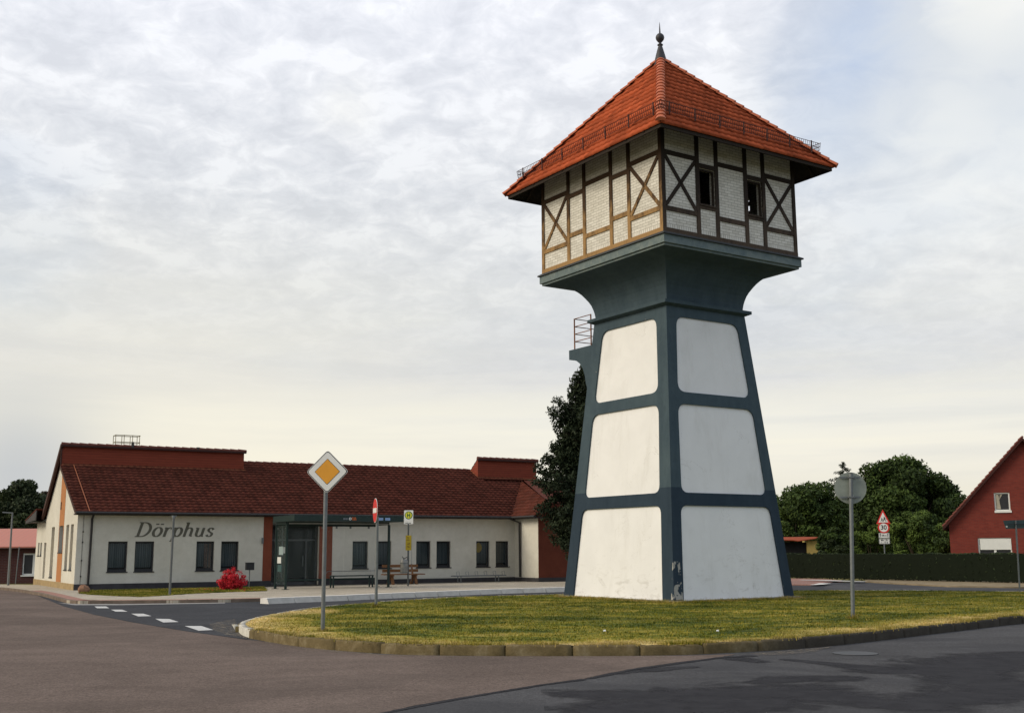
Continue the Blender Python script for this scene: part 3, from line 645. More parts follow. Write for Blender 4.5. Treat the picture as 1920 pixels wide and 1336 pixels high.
def timbers(fn, W_, posts, narrow_z, mat, corner_mat=None):
    def beam(name, p, q, w=.13, ext=0):
        a, b = Vector((p[0],p[1])), Vector((q[0],q[1])); d = (b-a).normalized(); n_ = Vector((-d.y,d.x))*w/2
        c4 = [a-n_,b-n_,b+n_,a+n_]; mb = MB(); lift = {'post':-.006,'brace':-.001,'rail':-.003,'sill_beam':-.009}[name]
        mb.v = [fn(*k_,.06) for k_ in c4]+[fn(*k_,lift) for k_ in c4]
        mb.f = [(4,5,6,7),(0,1,5,4),(1,2,6,5),(2,3,7,6),(3,0,4,7)]; mb.build(name, mat, tower)
    zt = BZ1-.05
    beam('sill_beam', (-W_,BZ0+.065), (W_,BZ0+.065), .13)
    ps = [-W_+.065]+posts+[W_-.065]
    for p in ps: beam('post', (p,BZ0+.13), (p,zt), .13 if p in posts else .125)
    for i,(a,b) in enumerate(zip(ps[:-1],ps[1:])):
        nar = i in (1,3); zl = narrow_z if nar else 10.81; zu = 12.265 if nar else 12.43
        beam('rail', (a+.065,zl), (b-.065,zl), .13); beam('rail', (a+.065,zu), (b-.065,zu), .13)
        if i in (0,4):
            x0,x1,q0,q1 = a+.075,b-.075,10.90,12.34
            beam('brace', (x0,q1), (x1,q0), .105); beam('brace', (x0,q0), (x1,q1), .104)
timbers(P_f, BX, [-1.30,-.57,.58,1.31], 11.06, t_old)
timbers(P_l, BY, [-1.48,-.67,.63,1.45], 11.02, t_tan)
timbers(P_b, BX, [-1.30,-.57,.58,1.31], 11.02, t_old)
timbers(P_r, BY, [-1.48,-.67,.63,1.45], 11.06, t_old)
# tiled roofs
def tile_mat(name, c, dark, moss=0):
    m = Mat(name, .85, .08); u = m.attr('tu'); v = m.attr('tv'); cc = m.n('ShaderNodeCombineXYZ'); m.l(u, cc.inputs[0]); m.l(v, cc.inputs[1])
    wn_ = m.n('ShaderNodeTexWhiteNoise'); wn_.noise_dimensions = '2D'
    fl_ = m.n('ShaderNodeVectorMath', operation='FLOOR'); m.l(cc.outputs[0], fl_.inputs[0]); m.l(fl_.outputs[0], wn_.inputs['Vector'])
    n_ = m.noise(.8,6,.65,.3); nf = m.noise(14,5,.7)
    k = m.mix(.75, m.ramp(wn_.outputs['Value'],[(0,tuple(x*.72 for x in c)),(.5,c),(1,tuple(x*1.25 for x in c))]), m.ramp(n_,[(.3,(.78,.76,.74)),(.7,(1.15,1.15,1.15))]),'MULTIPLY')
    fv = m.math('FRACT', v)
    k = m.mix(m.math('MULTIPLY', m.math('LESS_THAN', fv, .0), 1.0), k, dark)
    if moss: k = m.mix(m.math('MULTIPLY', m.ramp(nf,[(.55,0.0),(.7,1.0)]), moss), k, (.10,.085,.05))
    m.color(k).bump(nf,.2,.01); return m.m
orange_tile = tile_mat('orange_roof_tile', (.36,.078,.030), (.1,.02,.01))
brown_tile = tile_mat('brown_roof_tile', (.084,.024,.016), (.03,.01,.01), .35)
def tile_slope(name, o, ud, vd, ul, ur, vmax, mat, parent, course=.3, tw=.24, amp=.022, step=.035, per=6):
    o, ud, vd = np.array(o,float), np.array(ud,float), np.array(vd,float); ud/=np.linalg.norm(ud); vd/=np.linalg.norm(vd)
    n_ = np.cross(ud, vd); n_ = n_/np.linalg.norm(n_); n_ = n_ if n_[2] > 0 else -n_
    V=[];Fq=[];TU=[];TV=[]; rows = int(math.ceil(vmax/course-1e-6))
    for j in range(rows):
        v0 = j*course; v1 = min(vmax, v0+course); a0,b0,a1,b1 = ul(v0),ur(v0),ul(v1),ur(v1)
        lo_, hi_ = min(a0,a1), max(b0,b1)
        if hi_-lo_ < .02: continue
        us = np.unique(np.concatenate([[lo_],np.arange(math.ceil(lo_/(tw/per))*(tw/per), hi_, tw/per),[hi_]]))
        base = len(V)
        for vv, up, aa, bb in ((v0,step,a0,b0),(v1,0.0,a1,b1),(v0,-.012,a0,b0)):
            uc = np.clip(us, aa, bb); ph = (us/tw)%1.0
            hgt = amp*(np.cos((ph)*2*PI)*.5+.5)**1.4 if up > -.01 else amp*(np.cos((ph)*2*PI)*.5+.5)**1.4*.2
            pts = o+np.outer(uc,ud)+vv*vd+np.outer(hgt+up,n_)
            V += pts.tolist(); TU += (uc/tw+.25).tolist(); TV += [j+.5]*len(us)
        n = len(us)
        for i in range(n-1):
            Fq.append((base+i,base+i+1,base+n+i+1,base+n+i)); Fq.append((base+2*n+i,base+2*n+i+1,base+i+1,base+i))
    return npmesh(name, V, Fq, mat, parent, {'tu':('POINT',TU),'tv':('POINT',TV)})
RX, RY, RZ, AZ = 3.404, 3.805, 12.79, 16.86
for side, (hu, hv, o_, ud) in {'f':(RX,RY,(0,-RY,RZ),(1,0,0)),'b':(RX,RY,(0,RY,RZ),(-1,0,0)),'l':(RY,RX,(-RX,0,RZ),(0,-1,0)),'r':(RY,RX,(RX,0,RZ),(0,1,0))}.items():
    top = Vector((0,0,AZ)); vd = (top-Vector(o_)); L = vd.length
    tile_slope('roof_slope', o_, ud, vd, lambda v,hu=hu,L=L: -hu*(1-v/L), lambda v,hu=hu,L=L: hu*(1-v/L), L, orange_tile, tower, .335, .24, .020, .042)
soffm = simple('soffit_boards', (.028,.024,.022), .9, .1, 0, .3, 6)
mb = MB(); e = .06; cs = [(-RX+e,-RY+e),(RX-e,-RY+e),(RX-e,RY-e),(-RX+e,RY-e)]; ap = (0,0,AZ-.12)
for i in range(4): mb.face([(*cs[i],RZ-.05),(*cs[(i+1)%4],RZ-.05),ap])
mb.build('roof_boarding', soffm, tower)
mb = MB()
for i in range(4):
    a, b = Vector((*cs[i],RZ-.045)), Vector((*cs[(i+1)%4],RZ-.045)); mb.bar(a, b, .035, .12)
mb.build('fascia', t_old, tower)
mb = MB()
for side in range(4):
    hu, hv = (RX,RY) if side%2==0 else (RY,RX); k = int(hu*2/.75)
    for i in range(1,k):
        u = -hu+2*hu*i/k; v1 = min(hv-.05, hv*(1-abs(u)/hu)+.0)
        vmax = (1-abs(u)/hu)
        if vmax < .06: continue
        d1 = min(vmax, .32)
        def pt(u, f):
            q = {0:(u,-hv*(1-f)),1:(hv*(1-f),u),2:(u,hv*(1-f)),3:(-hv*(1-f),u)}[side]; return Vector((q[0],q[1],RZ+(AZ-RZ)*f-.12))
        mb.bar(pt(u,.015), pt(u,d1), .08, .12)
mb.build('rafters', t_old, tower)
for sx_, sy_ in ((-1,-1),(1,-1),(1,1),(-1,1)):
    mb = MB(); a = Vector((sx_*(RX+.02),sy_*(RY+.02),RZ+.02)); b = Vector((0,0,AZ-.02)); d = (b-a); L = d.length; d.normalize()
    side_ = d.cross(Vector((0,0,1))).normalized(); up = side_.cross(d).normalized(); n = int(L/.30)
    for i in range(n):
        p, q = a+d*(i*L/n-.02), a+d*((i+1)*L/n+.02); w0, w1 = .15,.125; l0, l1 = .080,.060; b0 = len(mb.v); m_ = 8
        for c0, w, l in ((p,w0,l0),(q,w1,l1)):
            for k in range(m_+1):
                t = PI*k/m_; mb.v.append(tuple(c0+side_*math.cos(t)*w+up*(math.sin(t)*w*.75+l-.06)))
        for k in range(m_): mb.f.append((b0+k,b0+k+1,b0+m_+2+k,b0+m_+1+k))
        mb.f.append(tuple(b0+k for k in range(m_+1)))
    mb.build('hip_tiles', simple('hip_tile',(.46,.13,.06),.75,.3,0,.25,4), tower, smooth=False, fix=False)
rustm = Mat('rusty_iron', .8, .3, .2); rn = rustm.noise(9,6,.7); rustm.color(rustm.ramp(rn,[(.35,(.10,.05,.03)),(.6,(.30,.12,.045)),(.8,(.42,.22,.10))]))
guardm = simple('snow_guard_iron', (.065,.028,.022), .7, .3, .2, .3)
for side, (hu, hv) in {'f':(RX,RY),'l':(RY,RX),'b':(RX,RY),'r':(RY,RX)}.items():
    kz = .115; zc = RZ+(AZ-RZ)*kz; off = hv*(1-kz); half = hu-.25
    def q(u, up, out=0.0):
        y = -(off+out); v = {'f':(u,y),'b':(-u,-y),'l':(y,-u),'r':(-y,u)}[side]; return (v[0],v[1],zc+up)
    mb = MB(); nb = int(half*2/.085)
    for z0 in (.09,.21,.33): mb.tube([q(-half,z0,.05+z0*.25), q(half,z0,.05+z0*.25)], .0095, 4)
    for i in range(nb+1): u = -half+2*half*i/nb; mb.tube([q(u,.09,.072),q(u,.33,.132)], .007, 3, False)
    for i in range(7):
        u = -half+.35+(2*half-.7)*i/6; mb.bar(q(u,-.02,.12),q(u,.36,.13),.03,.03,(1,0,0) if side in 'fb' else (0,1,0))
    mb.build('snow_guard', guardm, tower)
# finial
def lathe(mb, prof, n=20, c=(0,0)):
    b = len(mb.v)
    for r,z in prof:
        for k in range(n): mb.v.append((c[0]+r*math.cos(2*PI*k/n),c[1]+r*math.sin(2*PI*k/n),z))
    for i in range(len(prof)-1):
        for k in range(n): mb.f.append((b+i*n+k,b+i*n+(k+1)%n,b+(i+1)*n+(k+1)%n,b+(i+1)*n+k))
    mb.f.append(tuple(b+k for k in reversed(range(n)))); mb.f.append(tuple(b+(len(prof)-1)*n+k for k in range(n))); return mb
mb = MB(); lathe(mb, [(.27,16.50),(.22,16.70),(.15,16.98),(.075,17.26),(.055,17.30),(.09,17.325),(.09,17.35),(.045,17.375),(.045,17.42),(.085,17.46),(.125,17.52),(.14,17.585),(.125,17.65),(.08,17.705),(.028,17.73),(.022,17.85),(.008,18.07),(.002,18.12)])
mb.build('finial', simple('lead', (.045,.045,.05), .55, .4, .3, .25, 8), tower, smooth=True)
# balcony on the back with its railing
mb = MB(); bxa, bxb = -1.60, .1
prof_b = [(1.72,7.77),(2.945,7.77),(2.945,7.47),(2.75,7.44),(2.55,7.38),(2.38,7.27),(2.24,7.1),(2.15,6.9),(2.08,6.6),(1.9,6.1),(1.75,6.1)]
mb.plate([(bxa,y,z) for y,z in prof_b], (1,0,0), bxb-bxa); mb.build('balcony', bp.m, tower)
mb = MB()
for x,y in ((bxa+.04,2.69),(bxb-.04,2.69),(bxa+.04,1.83)): mb.tube([(x,y,7.77),(x,y,8.76)],.022,6)
for z0 in (8.75,8.50,8.26,8.02): mb.tube([(bxa+.04,1.83,z0),(bxa+.04,2.69,z0)],.014,5); mb.tube([(bxa+.04,2.69,z0),(bxb-.04,2.69,z0)],.014,5)
mb.build('railing', rustm.m, tower)

# ================================================================ community hall
hall = thing('community_hall', 'long single storey village hall with pale rendered walls, brown tiled roof and grey script lettering', 'hall', HP, HA)
wm = Mat('rough_render', .92, .15); a1 = wm.noise(.8,6,.65,.4); a2 = wm.noise(38,4,.75); a3 = wm.noise(4,6,.7,.3)
c = wm.mix(.5, wm.ramp(a1,[(.3,(.58,.555,.475)),(.7,(.68,.655,.575))]), wm.ramp(a3,[(.3,(.86,.86,.84)),(.7,(1.08,1.08,1.08))]),'MULTIPLY')
wm.color(wm.mix(.4, c, wm.ramp(a2,[(.3,(.8,.8,.8)),(.7,(1.15,1.15,1.15))]),'MULTIPLY')).bump(a2,.6,.015)
plin = simple('dark_plinth', (.055,.052,.055), .9, .2, 0, .25, 2)
terra_shaded = simple('terracotta_render_shaded', (.21,.060,.034), .9, .15, 0, .12, 3, .4, 50)  # same render as the gable stripe, shade put into the darker colour
frm = simple('dark_window_frame', (.022,.023,.027), .5, .4)
glass = Mat('window_glass', .06, .6); glass.color((.02,.025,.03)); glass.b.inputs['Alpha'].default_value = .42
darkin = simple('dark_interior', (.018,.018,.02), .9, .1)
clear = Mat('clear_glass', .06, .5); clear.color((.1,.1,.09)); clear.b.inputs['Alpha'].default_value = .15
blm = Mat('vertical_blinds', .8, .2); bw = blm.noise(2,4,.6,0,None,(14,1,.2)); blm.color(blm.ramp(bw,[(.3,(.07,.11,.12)),(.7,(.23,.28,.29))]))
wins = [(1.19,1.93),(2.22,2.96),(4.65,5.38),(5.67,6.40),(11.47,12.20),(12.60,13.32),(14.55,15.27),(15.57,16.29),(17.63,18.34),(18.67,19.38)]
WZ0, WZ1 = .78, 1.955
fF = lambda u,z,d: (u,d,z)
mb = MB(); mb.holed(rect(0,19.7,.1,3.0), [rect(a,b,WZ0,WZ1) for a,b in wins]+[rect(7.82,9.92,.12,2.67)], fF, .16); mb.build('wall', wm.m, hall)
mb = MB(); mb.box((0,-.02,.08),(7.82,.0,.325)); mb.build('base_band', plin, hall)
mb = MB(); mb.box((9.92,-.02,.08),(19.7,0,.29)); mb.build('base_band', plin, hall)
mb = MB(); mb.box((7.44,-.012,.32),(7.82,.0,2.98)); mb.build('wall_stripe', terra_shaded, hall)
mb = MB(); mb.box((9.92,-.012,.30),(10.52,.0,2.98)); mb.build('wall_stripe', terra_shaded, hall)
mb = MB(); mb.box((7.823,-.008,2.67),(9.917,0,2.98)); mb.build('lintel', simple('lintel_grey',(.12,.13,.115),.8), hall)
def hall_window(a, b, z0, z1, P, kind='blind', sill=True, bmat=None, fd=0.0):
    # P maps (u, z, depth) into hall space; fd sets the frame deeper into the wall
    P0_ = P; P = lambda u,z,d: P0_(u,z,d+fd if d > .05 else d)
    def bx(mb, u0,u1,z0_,z1_,d0,d1):
        pts = [P(u,z,d) for d in (d0,d1) for z in (z0_,z1_) for u in (u0,u1)]; n = len(mb.v); mb.v += pts
        mb.f += [tuple(n+i for i in q) for q in ((0,1,3,2),(4,6,7,5),(0,4,5,1),(2,3,7,6),(0,2,6,4),(1,5,7,3))]
    mb = MB(); t = .055
    bx(mb,a,a+t,z0,z1,.09,.16); bx(mb,b-t,b,z0,z1,.09,.16); bx(mb,a+t,b-t,z0,z0+t*1.6,.09,.16); bx(mb,a+t,b-t,z1-t,z1,.09,.16)
    w = mb.build('window', frm, hall)
    mb = MB(); mb.face([P(a+t,z0+t,.12),P(b-t,z0+t,.12),P(b-t,z1-t,.12),P(a+t,z1-t,.12)]); mb.build('pane', clear.m if bmat else glass.m, w)
    mb = MB(); bx(mb,a-.02,b+.02,z0-.02,z1+.02,.33,.35); mb.build('reveal_back', darkin, w)
    if kind:
        mb = MB(); n = max(3,int((b-a)/.085)); zb = z0+(.16 if kind=='blind' else .08); zt = z1-.08
        for i in range(n):
            u = a+t+(b-a-2*t)*(i+.5)/n; wd = (b-a)/n*.42
            mb.face([P(u-wd,zb,.20),P(u+wd,zb,.23),P(u+wd,zt,.23),P(u-wd,zt,.20)])
        mb.build('blind', bmat or blm.m, w)
    if sill:
        mb = MB(); bx(mb,a-.03,b+.04,z0-.04,z0,-.03,.09); mb.build('sill', frm, w)
    return w
W_objs = [hall_window(a,b,WZ0,WZ1,fF) for a,b in wins]
curtain = simple('pale_curtain', (.20,.155,.13), .9, .1, 0, .3, 20)
mb = MB(); mb.face([(5.02,.18,.9),(5.16,.19,.9),(5.16,.19,1.86),(5.00,.18,1.86)]); mb.face([(5.20,.18,.9),(5.30,.19,.9),(5.30,.19,1.86),(5.20,.18,1.86)]); mb.build('curtain', curtain, W_objs[2])
mb = MB(); cxx, czz = 17.82, 1.66
mb.f.append(tuple(range(20))); mb.v = [(cxx+.20*math.cos(t*PI/10)*(1 if math.cos(t*PI/10)>0 else .6), .17, czz+.23*math.sin(t*PI/10)) for t in range(20)]
mb.build('sun_decoration', simple('yellow_card',(.50,.36,.04),.8), W_objs[8])
# glazed entrance
door = None
mb = MB()
for x0,x1,z0,z1 in ((7.82,7.88,.12,2.67),(9.86,9.92,.12,2.67),(8.34,8.40,.12,2.61),(9.42,9.48,.12,1.97),(7.88,9.86,1.97,2.05),(7.88,9.86,2.61,2.67),(7.88,9.86,.12,.24)):
    mb.box((x0,.30,z0),(x1,.37,z1))
door = mb.build('entrance_door', simple('door_frame',(.075,.078,.08),.5,.4,.3), hall)
mb = MB(); mb.face([(7.86,.34,.2),(9.88,.34,.2),(9.88,.34,2.63),(7.86,.34,2.63)]); mb.build('pane', glass.m, door)
mb = MB(); mb.tube([(9.30,.27,.9),(9.30,.27,1.35)],.015); mb.build('handle', metal_grey, door)
mb = MB(); mb.face([(7.82,.16,.12),(7.82,1.4,.12),(7.82,1.4,2.67),(7.82,.16,2.67)]); mb.face([(9.92,.16,.12),(9.92,1.4,.12),(9.92,1.4,2.67),(9.92,.16,2.67)]); mb.face([(7.82,1.4,.12),(9.92,1.4,.12),(9.92,1.4,2.67),(7.82,1.4,2.67)]); mb.face([(7.82,0,.13),(9.92,0,.13),(9.92,1.4,.13),(7.82,1.4,.13)]); mb.face([(7.82,.16,2.67),(9.92,.16,2.67),(9.92,1.4,2.67),(7.82,1.4,2.67)])
mb.build('vestibule', simple('dim_hallway',(.06,.055,.055),.9), hall)
mb = MB(); mb.box((10.12,-.06,1.12),(10.24,-.012,1.36)); mb.build('doorbell_box', sign_white, hall)
mb = MB(); mb.box((10.13,-.09,1.86),(10.20,-.012,2.1)); mb.build('wall_lamp', metal_grey, hall)
mb = MB(); mb.box((7.36,-.09,1.86),(7.43,-.012,2.1)); mb.build('wall_lamp', metal_grey, hall)
# west gable wall
fG = lambda u,z,d: (d,u,z)
gh = [rect(5.4,6.2,.49,2.62),rect(1.85,2.5,.85,2.64),rect(.80,1.42,.86,2.64),rect(7.5,8.1,.40,1.97),rect(9.5,9.95,1.40,1.98),rect(8.8,9.22,1.40,1.98),rect(3.2,4.2,1.54,2.63)]
mb = MB(); mb.holed([(0,.1),(10.6,.1),(10.6,2.93),(8.0,3.02),(7.8,3.2),(4.0,5.9),(4.0,5.12),(0,3.12)], gh, fG, .28); mb.build('gable_wall', wm.m, hall)
mb = MB(); mb.box((-.02,0,.05),(0,10.6,.335)); mb.build('base_band', simple('sandstone_plinth',(.34,.25,.13),.9,.2,0,.2,4), hall)
# terracotta stripe around the tall gable window, warm sunlight put into its colour
mb = MB(); mb.holed([(3.08,.34),(4.30,.34),(4.30,5.65),(4.0,5.85),(4.0,5.10),(3.08,4.64)], [rect(3.2,4.2,1.54,2.63)], lambda u,z,d: (-.006,u,z), 0)
mb.build('gable_stripe', simple('orange_render_sunlit',(.42,.185,.075),.9,.15,0,.12,3), hall)
ocre_light = simple('ochre_painted_light', (.75,.60,.30), .8)  # ochre slat colour stands in for warm light in the gable windows
for a,b,z0,z1 in [(5.4,6.2,.49,2.62),(1.85,2.5,.85,2.64),(.80,1.42,.86,2.64),(7.5,8.1,.40,1.97),(9.5,9.95,1.40,1.98),(8.8,9.22,1.40,1.98),(3.2,4.2,1.54,2.63)]:
    w = hall_window(a,b,z0,z1,fG,'blind' if a not in (3.2,) else None, a < 7 or a > 8.5, ocre_light, .12)
    if a == 3.2: tag(w, 'brown window set in the orange stripe of the gable')
mb = MB(); mb.box((-.035,4.0,3.3),(-.006,4.06,3.62)); mb.build('wall_anchor', dark_metal, hall)
# east wing
mb = MB(); mb.face([(19.7,-2.13,.1),(19.7,0,.1),(19.7,0,3.05),(19.7,-2.13,3.05)]); mb.face([(19.7,-2.13,.1),(27,-2.13,.1),(27,-2.13,3.05),(19.7,-2.13,3.05)]); mb.build('wing_wall', wm.m, hall)
mb = MB(); mb.box((19.95,-2.15,.29),(27,-2.13,3.0)); mb.box((19.70,-2.15,.29),(19.949,-2.131,3.0)); mb.build('wing_cladding', simple('dark_terracotta',(.125,.036,.022),.9,.15,0,.15,3), hall)
mb = MB(); mb.box((19.68,-2.13,.08),(19.7,-.0,.28)); mb.box((19.68,-2.16,.08),(27,-2.13,.29)); mb.build('base_band', plin, hall)
mb = MB(); mb.box((26.98,-2.1,.1),(27,9.9,3.05)); mb.box((.05,9.9,.1),(27,9.92,2.9)); mb.build('rear_wall', wm.m, hall)
# roofs
SL = .487; E0 = (-.38, 3.07); cosf = 1/math.hypot(1,SL)
def vy(y): return (y-E0[0])/cosf
vdir = (0,1,SL); vall = lambda v: 19.35+(v*cosf)*(22.3-19.35)/(3.6-E0[0])
tile_slope('roof_slope', (0,E0[0],E0[1]), (1,0,0), vdir, lambda v:-.16, lambda v:7.72, vy(4.0), brown_tile, hall, .285, .26, .026, .04, 5)
tile_slope('roof_slope', (0,E0[0],E0[1]), (1,0,0), vdir, lambda v:7.72, lambda v:min(vall(v),19.9), vy(4.80), brown_tile, hall, .285, .26, .026, .04, 5)
tile_slope('roof_slope', (0,E0[0],E0[1]), (1,0,0), vdir, lambda v:19.9, lambda v:max(19.9,min(vall(v),23.4)), vy(4.0), brown_tile, hall, .285, .26, .026, .04, 5)
# wing roof: slope facing west, u runs along -y
tile_slope('roof_slope', (19.33,0,3.09), (0,-1,0), (1,0,.68), lambda v: -(.0+ (v/1.209)*(3.98/2.95))+.38, lambda v: 2.5-(v/1.209-.8)*2.9 if v/1.209>.8 else 2.5, 3.56, brown_tile, hall, .285, .26, .02, .035, 5)
pl = lambda name, polys, mat, par=hall: (lambda mb: ([mb.face(p) for p in polys], mb.build(name, mat, par))[1])(MB())
pl('wing_roof', [[(20.15,-2.5,3.63),(27.2,-2.5,3.63),(27.2,3.5,5.08),(22.3,3.5,5.08)],[(27.2,3.5,5.08),(27.2,10.1,3.0),(19.9,10.1,3.0),(20,3.5,5.08)],[(20.15,-2.5,3.63),(27.2,-2.5,3.63),(27.2,-2.45,3.0),(19.4,-2.45,3.0)]], brown_tile)
BS = .71
tile_slope('rear_roof', (0,8.1,6.06-BS*4.1), (-1,0,0), (0,-1,BS), lambda v:-7.74, lambda v:.16, 4.08*math.hypot(1,BS), brown_tile, hall, .285,.26,.02,.03,3)
tile_slope('rear_roof', (0,8.6,5.60-BS*3.8), (-1,0,0), (0,-1,BS), lambda v:-19.9, lambda v:-7.74, 3.8*math.hypot(1,BS), brown_tile, hall, .285,.26,.02,.03,3)
tile_slope('rear_roof', (0,8.6,6.17-BS*4.6), (-1,0,0), (0,-1,BS), lambda v:-23.4, lambda v:-19.9, 4.6*math.hypot(1,BS), brown_tile, hall, .285,.26,.02,.03,3)
clad = Mat('red_cladding', .85, .2); cs_ = clad.sep(); ln = clad.math('FRACT', clad.math('MULTIPLY', cs_[2], 9.0)); cn = clad.noise(3,5,.7,.3,None,(.4,1,3))
clad.color(clad.mix(clad.math('MULTIPLY', clad.math('LESS_THAN', ln, .14), .6), clad.ramp(cn,[(.3,(.19,.040,.022)),(.7,(.25,.055,.030))]), (.05,.015,.012)))
pl('clerestory_wall', [[(-.12,4,5.1),(7.72,4,5.1),(7.72,4,5.97),(-.12,4,5.97)],[(7.72,4,5.1),(7.72,4.85,5.5),(7.72,4.9,5.45),(7.72,4,6.02)]], clad.m)
pl('clerestory_wall', [[(19.9,4,5.1),(23.4,4,5.1),(23.4,4,6.10),(19.9,4,6.10)],[(19.9,4,5.1),(19.9,4.85,5.5),(19.9,4.9,5.50),(19.9,4,6.14)],[(23.4,4,4.6),(23.4,8,3.3),(23.4,4,6.14)]], clad.m)
ridm = simple('ridge_tile', (.125,.040,.028), .8, .25, 0, .3, 5)
def ridge(x0,x1,y,z,r=.10):
    mb = MB(); n = int((x1-x0)/.36)
    for i in range(n):
        a = x0+(x1-x0)*i/n; b = x0+(x1-x0)*(i+1)/n+.03; mb.tube([(a,y,z-.03),(b,y,z-.045)], [r,r*.86], 8)
    mb.build('ridge_tiles', ridm, hall)
ridge(-.16,7.78,3.98,6.07); ridge(7.8,19.85,4.82,5.62); ridge(19.86,23.46,3.98,6.19)
mb = MB(); mb.box((-.18,3.86,5.95),(7.78,3.99,6.03)); mb.box((19.84,3.86,6.06),(23.46,3.99,6.14)); mb.build('clerestory_eaves', simple('eaves_brown',(.05,.02,.016),.8), hall)
flm = simple('copper_flashing', (.30,.10,.045), .7)
for q in (((-.1,3.90,5.16),(7.80,3.998,5.205)),((19.82,3.90,5.16),(23.3,3.998,5.205))): mb = MB(); mb.box(*q); mb.build('flashing', flm, hall)
for q in (((19.86,3.96,5.2),(19.86,4.84,5.64),.05,.04),((7.76,3.96,5.2),(7.76,4.84,5.64),.05,.04),((.36,-.38,3.11),(.36,3.9,5.19),.03,.03)): mb = MB(); mb.bar(*q); mb.build('flashing', flm, hall)
mb = MB(); mb.bar((19.35,-.38,3.1),(22.3,3.6,5.05),.06,.02); mb.build('valley', metal_grey, hall)
gut_m = simple('dark_gutter', (.020,.018,.018), .6, .4)
mb = MB(); mb.box((-.16,-.34,2.97),(19.4,0,3.02)); mb.box((-.16,-.40,3.0),(19.35,-.36,3.08)); mb.box((19.38,-2.5,2.97),(19.7,-.0,3.02)); mb.box((19.33,-2.5,3.0),(19.38,-.36,3.09)); mb.box((19.38,-2.5,2.975),(27,-2.13,3.0)); mb.build('eaves_soffit', gut_m, hall)
mb = MB(); mb.tube([(-.16,-.45,3.04),(19.30,-.45,3.04)],.055,8); mb.tube([(19.28,-.45,3.04),(19.28,-2.5,3.04)],.055,8); mb.build('gutter', gut_m, hall)
mb = MB(); mb.tube([(.52,-.40,3.0),(.52,-.09,2.82),(.50,-.07,.12)],.045,8); mb.build('downpipe', gut_m, hall)
mb = MB(); mb.tube([(19.2,-.42,3.0),(19.6,-.62,2.8),(19.62,-.62,.3)],.05,8); mb.build('downpipe', gut_m, hall)
mb = MB(); mb.tube([(.22,-.02,3.0),(.22,-.02,1.0),(.21,-.03,.1)],.008,4); [mb.box((.20,-.04,z),(.245,-.0,z+.05)) for z in (.6,1.2,1.9,2.3)]; mb.build('lightning_conductor', gut_m, hall)
# verge boards of the gable and the lean-to roof at the back
mb = MB(); mb.bar((-.14,-.38,3.02),(-.14,4.0,5.10),.05,.13); mb.bar((-.14,3.98,5.98),(-.14,8.08,3.07),.10,.20); mb.bar((-.14,3.98,5.1),(-.14,3.98,6.0),.05,.05,(0,1,0)); mb.build('verge_board', simple('verge_brown',(.055,.024,.018),.8), hall)
mb = MB(); mb.plate([(-.45,7.9,3.42),(4,7.9,3.42),(4,11.3,3.0),(-.45,11.3,3.0)],(0,0,1),.05); lr = mb.build('lean_to_roof', brown_tile, hall)
mb = MB(); mb.plate([(-.44,7.95,3.40),(-.44,11.25,2.98),(-.44,11.25,2.90),(-.44,8.0,2.96)],(1,0,0),.04); mb.box((-.44,8.0,2.88),(4,11.25,2.90)); mb.build('lean_to_soffit', gut_m, hall)
# roof access cage and vent
mb = MB(); rx0, ry0, rz0 = 2.15, 4.6, 6.0
for x in (0,.36,.72,1.02): mb.tube([(rx0+x,ry0,5.5),(rx0+x,ry0,6.62)],.014,4); mb.tube([(rx0+x,ry0+.5,5.3),(rx0+x,ry0+.5,6.62)],.014,4)
for z in (6.3,6.6): mb.tube([(rx0,ry0,z),(rx0+1.05,ry0,z),(rx0+1.05,ry0+.5,z),(rx0,ry0+.5,z),(rx0,ry0,z)],.014,4)
mb.build('roof_cage', simple('brassy_steel',(.20,.17,.08),.6,.4,.4), hall)
mb = MB(); lathe(mb,[(.10,6.0),(.06,6.14),(.05,6.26)],8,(2.75,3.95)); mb.build('roof_vent', gut_m, hall)
mb = MB(); lathe(mb,[(.10,6.02),(.08,6.14)],8,(5.6,3.98)); mb.build('roof_vent', gut_m, hall)
# wall lettering, drawn with a broad nib
lm = simple('grey_lettering', (.12,.115,.09), .7)
def nib(mb, pts, w, t, z, sl=.28, M=None):
    P_ = []
    for i in range(len(pts)-1):
        for k in range(5): q = k/5; P_.append((pts[i][0]*(1-q)+pts[i+1][0]*q, pts[i][1]*(1-q)+pts[i+1][1]*q))
    P_.append(pts[-1])
    def X(x,y,dx,dy): x+=dx; y+=dy; return M(x+sl*y, y, z)
    for a,b in zip(P_[:-1],P_[1:]):
        z += .00004
        d = Vector((b[0]-a[0],b[1]-a[1])); n_ = Vector((-d.y,d.x)).normalized(); L = math.hypot(n_.x*w/2, n_.y*t/2) or t/2
        e = d.normalized()*min(t,w)*.12
        mb.face([X(a[0]-e.x,a[1]-e.y,n_.x*L,n_.y*L),X(a[0]-e.x,a[1]-e.y,-n_.x*L,-n_.y*L),X(b[0]+e.x,b[1]+e.y,-n_.x*L,-n_.y*L),X(b[0]+e.x,b[1]+e.y,n_.x*L,n_.y*L)])
arc = lambda cx,cy,rx,ry,a0,a1,n=10: [(cx+rx*math.cos(R(a0+(a1-a0)*i/n)),cy+ry*math.sin(R(a0+(a1-a0)*i/n))) for i in range(n+1)]
